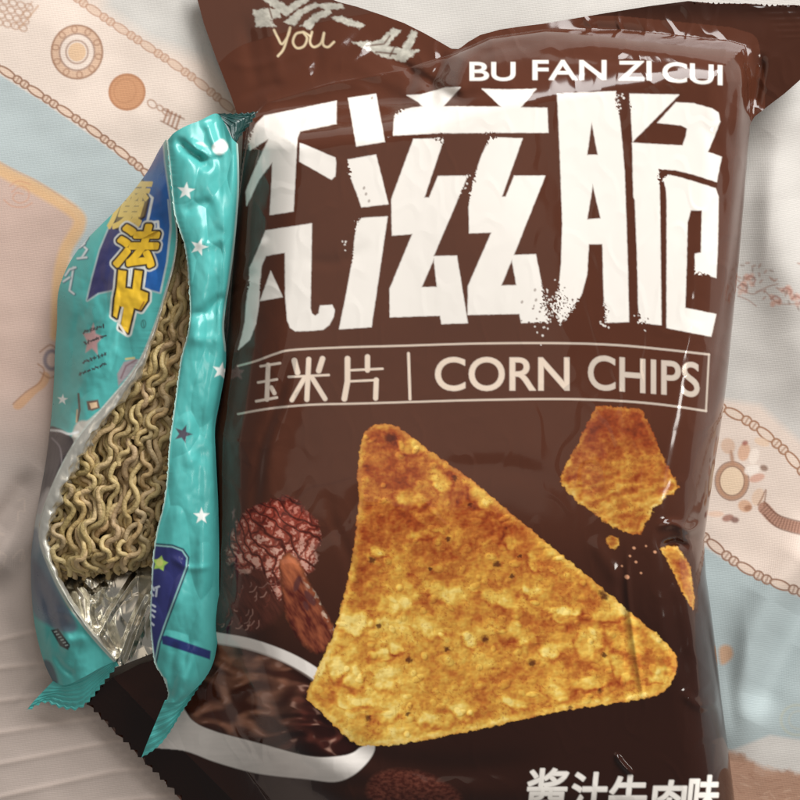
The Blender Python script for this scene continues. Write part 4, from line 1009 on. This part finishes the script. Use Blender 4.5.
# --- sides going down to the cloth, so the pack stands there in the round
def skirt(edge, floor, name, mat, inset):
    E = resample(smooth_line(edge, 6), 220)
    rows = []
    for t in np.linspace(0, 1, 8):
        z = E[:, 2] * (1 - t) + floor * t
        rows.append(world(E[:, 0] + inset * math.sin(math.pi * t / 2), E[:, 1], z))
    V = np.stack(rows).reshape(-1, 3)
    return obj(name, V, grid_faces(8, 220), mat, pack)
m_tealback = material("teal_back_film", rough=.3, color=tuple(teal))
skirt([(x, y, z - .2) for x, y, z in outerR], 1.2, "side_film", m_tealback, -16)
bk = np.array([(x, y) for x, y, z in outerL] + [(110, 655), (150, 640)] + [(x - 18, y) for x, y, z in outerR[::-1] if y < 640] + [(215, 125), (190, 130)])
xs = np.arange(24, 236, 4.); ys = np.arange(120, 690, 4.)
X, Y = np.meshgrid(xs, ys); so = poly_sd(X.ravel(), Y.ravel(), [bk]); F = grid_faces(*X.shape); F = F[(so[F] < -3).all(1)]
obj("back_film", world(X.ravel(), Y.ravel(), np.full(X.size, 1.0)), F, m_tealback, pack)

# --- foil lining of the opening
def inner_x(P, y):
    Q_ = resample(smooth_line(P, 6), 300); o = np.argsort(Q_[:, 1]); return np.interp(y, Q_[o, 1], Q_[o, 0]), np.interp(y, Q_[o, 1], Q_[o, 2])
nyf, nxf = 620, 190
yy = np.linspace(214, 668, nyf)[:, None]; vv = np.linspace(0, 1, nxf)[None]
xl, zl = inner_x(innerL, yy); xr, zr = inner_x(innerR, yy)
xl = xl - 1.0; xr = np.maximum(xr + 2.0, xl + 2)
# the foot of the lining narrows between the two flaps' torn ends
cutb = np.interp(yy, [640, 668], [0, 1]); 
FXg = xl * (1 - vv) + xr * vv; FYg = yy + 0 * vv - 22 * cutb * vv * 0 - np.clip(yy - 560, 0, 200) * .16 * vv
deep = 1 - np.clip(np.minimum(vv / .22, (1 - vv) / .16), 0, 1) ** .7
base = np.interp(yy, [214, 560, 600, 668], [6, 6, 9, 7.5]) + 0 * vv
warp = 3 * noise(FXg / 30, FYg / 30, 129)
crk = 8.5 * facets((FXg + warp) / 25 + .02 * FYg / 10, (FYg - .35 * FXg) / 34, 121) + 2.2 * facets((FXg - warp) / 12, (FYg + .3 * FXg) / 22, 127) + 4.0
FZg = base + (np.minimum(zl, zr) - 1.5 - base) * deep + (crk - 2.5) * (1 - deep * .8) * sstep(540, 580, yy)
# long straight pulls in the foil
for P in ([(118, 662), (130, 630), (148, 588)], [(126, 664), (138, 630), (150, 600)], [(96, 640), (112, 610), (126, 590), (138, 572)], [(90, 590), (90, 612), (92, 632)], [(104, 584), (98, 600), (92, 606)], [(80, 584), (92, 596), (108, 584)]):
    d, pos = line_dist(FXg, FYg, P)
    FZg = FZg + 2.2 * np.clip(1 - d / 4.5, 0, 1) * sstep(0, .12, pos) * sstep(1, .85, pos)
FZg = np.minimum(FZg, 22)
V = world(FXg, FYg, FZg).reshape(-1, 3)
obj("foil_lining", V, flip_ok(V, grid_faces(nyf, nxf)), m_foil, pack)

# --- rolled silver lip along the left tear
li = resample(smooth_line(innerL, 6), 420)
li = li[(li[:, 1] > 226) & (li[:, 1] < 664)]
wid = np.interp(li[:, 1], [226, 300, 345, 372, 400, 440, 480, 530, 560, 600, 664], [1.0, 2.0, 4, 8, 11, 14, 15, 12, 7, 5, 2.5])
tang = np.gradient(li[:, :2], axis=0); tang /= np.linalg.norm(tang, axis=1, keepdims=True)
nrm = np.stack([-tang[:, 1], tang[:, 0]], -1)
nrm *= np.sign(nrm[:, :1] + 1e-9)           # towards the noodles
rows = []
for t in np.linspace(0, 1, 22):
    off = wid * math.sin(t * math.pi / 2)
    wob = 1 + .35 * fbm(li[:, 1] / 14, np.full(len(li), t * 2.), 131, 2) + t ** 4 * .25 * noise(li[:, 1] / 2.6, np.zeros(len(li)), 133)
    x = li[:, 0] + nrm[:, 0] * off * wob - .6; y = li[:, 1] + nrm[:, 1] * off * wob
    z = li[:, 2] + .35 + 1.2 * math.sin(t * math.pi) - 6.0 * t ** 2 + .9 * fbm(x / 9, y / 14, 132, 2) * t + 1.6 * facets(x / 13, y / 22, 134) * t
    rows.append(world(x, y, z))
V = np.stack(rows, 1).reshape(-1, 3)
obj("torn_lip", V, flip_ok(V, grid_faces(len(li), 22)), m_lip, pack)

# --- end seals
def seal(name, top, bot, teeth, amp, nz, label, ribs=.22, flapcol=None, mirror=False):
    nu, nv = 110, 220
    T = resample(smooth_line(top, 6), nv); B = resample(smooth_line(bot, 6), nv)
    tg = np.gradient(B[:, :2], axis=0); tg /= np.linalg.norm(tg, axis=1, keepdims=True) + 1e-9
    zz = np.abs(((np.linspace(0, teeth, nv)) % 1) * 2 - 1) * amp
    u = np.linspace(0, 1, nu)[:, None, None]
    P = T[None] * (1 - u) + B[None] * u
    ue = u[..., 0] ** 6
    P[..., 0] += -tg[None, :, 1] * zz * ue; P[..., 1] += tg[None, :, 0] * zz * ue
    P[..., 2] += ribs * sstep(-.3, .5, np.sin(u[..., 0] * 40)) + .5 * facets(P[..., 0] / 16, P[..., 1] / 16, nz) + .9 * np.sin(u[..., 0] * math.pi) * fbm(P[..., 0] / 16, P[..., 1] / 30, nz + 1, 1)
    c = Canvas(P[..., 0], P[..., 1], teal if flapcol is None else flapcol)
    V = world(P[..., 0], P[..., 1], P[..., 2]).reshape(-1, 3)
    o = obj(name, V, flip_ok(V, grid_faces(nu, nv)), m_wrap, pack, c.C)
    o['label'] = label
    return o
seal("bottom_seal", [(53, 681, 3.6), (66, 684, 6.6), (84, 676, 8.6), (100, 667, 9.3), (116, 660, 9.1)], [(24, 711, 2.2), (44, 701, 3), (60, 706, 3), (76, 708, 3.2), (88, 700, 4), (101, 684, 5.5), (117, 664, 8)], 15, 2.6, 141, "crinkled teal seal end on the cloth")
seal("bottom_seal", [(165, 700, 14.5), (176, 699, 15.5), (185, 697, 15), (199, 684, 14.5), (207, 672, 14.5)], [(141, 757, 8), (150, 752, 9), (160, 744, 10), (170, 731, 11), (182, 711, 13), (208, 673, 14)], 17, .9, 143, "pointed teal seal end on the bag")
seal("top_seal", [(216, 114, 20), (221, 124, 21), (229, 138, 22), (236, 143, 21.5)], [(222, 113, 18), (236, 113, 17), (250, 112, 17), (258, 111.5, 17), (251, 124, 17), (245, 131, 17), (237, 142, 19)], 13, 1.8, 145, "folded teal seal at the top, shadow painted in", flapcol=lin(10, 58, 56))  # shade inside the fold is painted as a darker teal

# ================================================================ NOODLES
NLp = [(150, 244), (140, 300), (128, 340), (104, 372), (80, 408), (56, 450), (42, 490), (36, 530), (42, 560), (56, 576)]
NRp = [(196, 244), (200, 300), (196, 340), (188, 380), (184, 420), (178, 460), (174, 500), (166, 530), (160, 545), (150, 566)]
def nx_(P, y): P = np.array(P, float); return np.interp(y, P[:, 1], P[:, 0])
def tube(P, r, ns=7):
    T = np.gradient(P, axis=0); T /= np.linalg.norm(T, axis=1, keepdims=True)
    up = np.array([0, 0, 1.0]); N1 = np.cross(T, up); N1 /= np.linalg.norm(N1, axis=1, keepdims=True) + 1e-9; N2 = np.cross(T, N1)
    a = np.linspace(0, 2 * math.pi, ns, endpoint=False)
    ring = P[:, None] + r * (np.cos(a)[None, :, None] * N1[:, None] + np.sin(a)[None, :, None] * N2[:, None] * .85)
    n = len(P); V = ring.reshape(-1, 3); i = np.arange(n * ns).reshape(n, ns)
    F = np.stack([i[:-1], np.roll(i[:-1], -1, 1), np.roll(i[1:], -1, 1), i[1:]], -1).reshape(-1, 4)
    return V, F
nV, nF, nC = [], [], []; off = 0
_li = np.array([p for p in innerL if p[1] > 215], float); LX, LY = _li[:, 0], _li[:, 1]
r2 = np.random.default_rng(11)
for layer in range(3):
    cnt = (46, 42, 36)[layer]
    for k in range(cnt):
        a0 = (k + r2.uniform(.1, .9)) / cnt
        ya = 236 + r2.uniform(-4, 10); yb = r2.uniform(566, 580) - 24 * max(0, a0 - .45)
        if r2.random() < .45 and layer > 0: ya = r2.uniform(240, 430)
        if r2.random() < .25 and layer > 0: yb = r2.uniform(ya + 90, yb)
        y = np.arange(ya, yb, 1.3)
        lam = r2.uniform(29, 32); ph = r2.normal(0, .55)
        field = 2.2 * noise(np.full(y.shape, a0 * 3.2), y / 70, 151) + 1.2 * noise(np.full(y.shape, a0 * 9.), y / 30, 152 + layer)
        amp = np.interp(y, [236, 330, 400, 520, 580], [2.2, 3.2, 4.4, 5.2, 4.6]) * r2.uniform(.8, 1.2)
        th = 2 * math.pi * (y - .5 * a0 * 40 - 236) / 30.5 + field * 1.5 + ph + .9 * layer
        drift = .05 * noise(y / 60, np.full(y.shape, k * 1.7), 153)
        aa = a0 + drift
        x = nx_(NLp, y) * (1 - aa) + nx_(NRp, y) * aa + amp * np.sin(th)
        yo = y - 1.3 * np.sin(2 * th)
        x = np.maximum(x, np.interp(yo, LY, LX) + 2 + .3 * amp * np.sin(th))
        edge = np.clip(np.minimum(aa, 1 - aa) * 4, 0, 1)
        z = 11.5 + 2.4 * layer + 1.5 * np.cos(th * .5 + k) + 1.0 * noise(y / 25, np.full(y.shape, k * 3.1), 154) + 2.5 * edge - 4.0 * sstep(548, 578, y) - 1.5 * sstep(300, 236, y)
        x = x + .7 * noise(y / 6.5, np.full(y.shape, k * 5.3 + layer), 156); z = z + .15 * noise(y / 5.0, np.full(y.shape, k * 4.1 + layer), 157)
        P = world(x, yo, z)
        rad = r2.uniform(.74, .90) * MM
        V, F = tube(P, (rad * (1 + .06 * noise(y / 7.0, np.full(y.shape, k * 2.7), 158)))[:, None, None])
        c = lin(180, 157, 112) * r2.uniform(.72, 1.15); c = c[None] * (1 + .12 * fbm(np.repeat(y, 7) / 14, np.full(len(y) * 7, k * 2.), 155, 2))[:, None]
        c = c * np.array([1, 1 + .03 * r2.normal(), 1 + .08 * r2.normal()])
        nV.append(V); nF.append(F + off); nC.append(c); off += len(V)
m_noodle = material("fried_noodle", rough=.45, spec=.4, noise_bump=(1400, .5, .0006))
nood = obj("noodle_block", np.vstack(nV), np.vstack(nF), m_noodle, None, np.vstack(nC))
nood['label'] = "block of wavy dry fried noodles inside the torn teal wrapper"; nood['category'] = "noodles"

# ================================================================ LIGHT AND CAMERA
w = bpy.data.worlds.new("World"); sc.world = w; w.use_nodes = True
bg = w.node_tree.nodes["Background"]; bg.inputs["Color"].default_value = (1.0, .97, .94, 1); bg.inputs["Strength"].default_value = .23
def area(name, loc, target, sx, sy, radiance, color, roll=0):
    from mathutils import Vector
    l = bpy.data.lights.new(name, 'AREA'); l.shape = 'RECTANGLE'; l.size = sx; l.size_y = sy
    l.energy = radiance * math.pi * sx * sy; l.color = color      # radiance in the scene's own units
    o = bpy.data.objects.new(name, l); COL.objects.link(o); o.location = loc
    d = Vector(target) - Vector(loc); o.rotation_euler = d.to_track_quat('-Z', 'Y').to_euler()
    return o
area("ceiling_light", (-.13, .30, 1.15), (-.13, .30, 0), .95, .85, .62, (1, .85, .70))
area("window_light", (.72, 1.22, .72), (0, 0, 0), 1.3, .7, 14.6, (1, .985, .965))
area("added_glint_light", (.92, -.06, .78), (0, 0, 0), .16, .16, 22.0, (1, .95, .88))  # small added light, gives glints on creases and the right edge
cam = bpy.data.cameras.new("camera"); co = bpy.data.objects.new("camera", cam); COL.objects.link(co)
co.location = (0, 0, H * MM); co.rotation_euler = (0, 0, 0)
cam.sensor_width = 36; cam.lens = 36 * H / (800 * S); cam.clip_start = .01; cam.clip_end = 20
sc.camera = co
sc.view_settings.view_transform = 'Standard'; sc.view_settings.look = 'None'; sc.view_settings.gamma = 1; sc.view_settings.use_curve_mapping = False
sc.view_settings.exposure = 0.0
sc.render.engine = 'CYCLES'
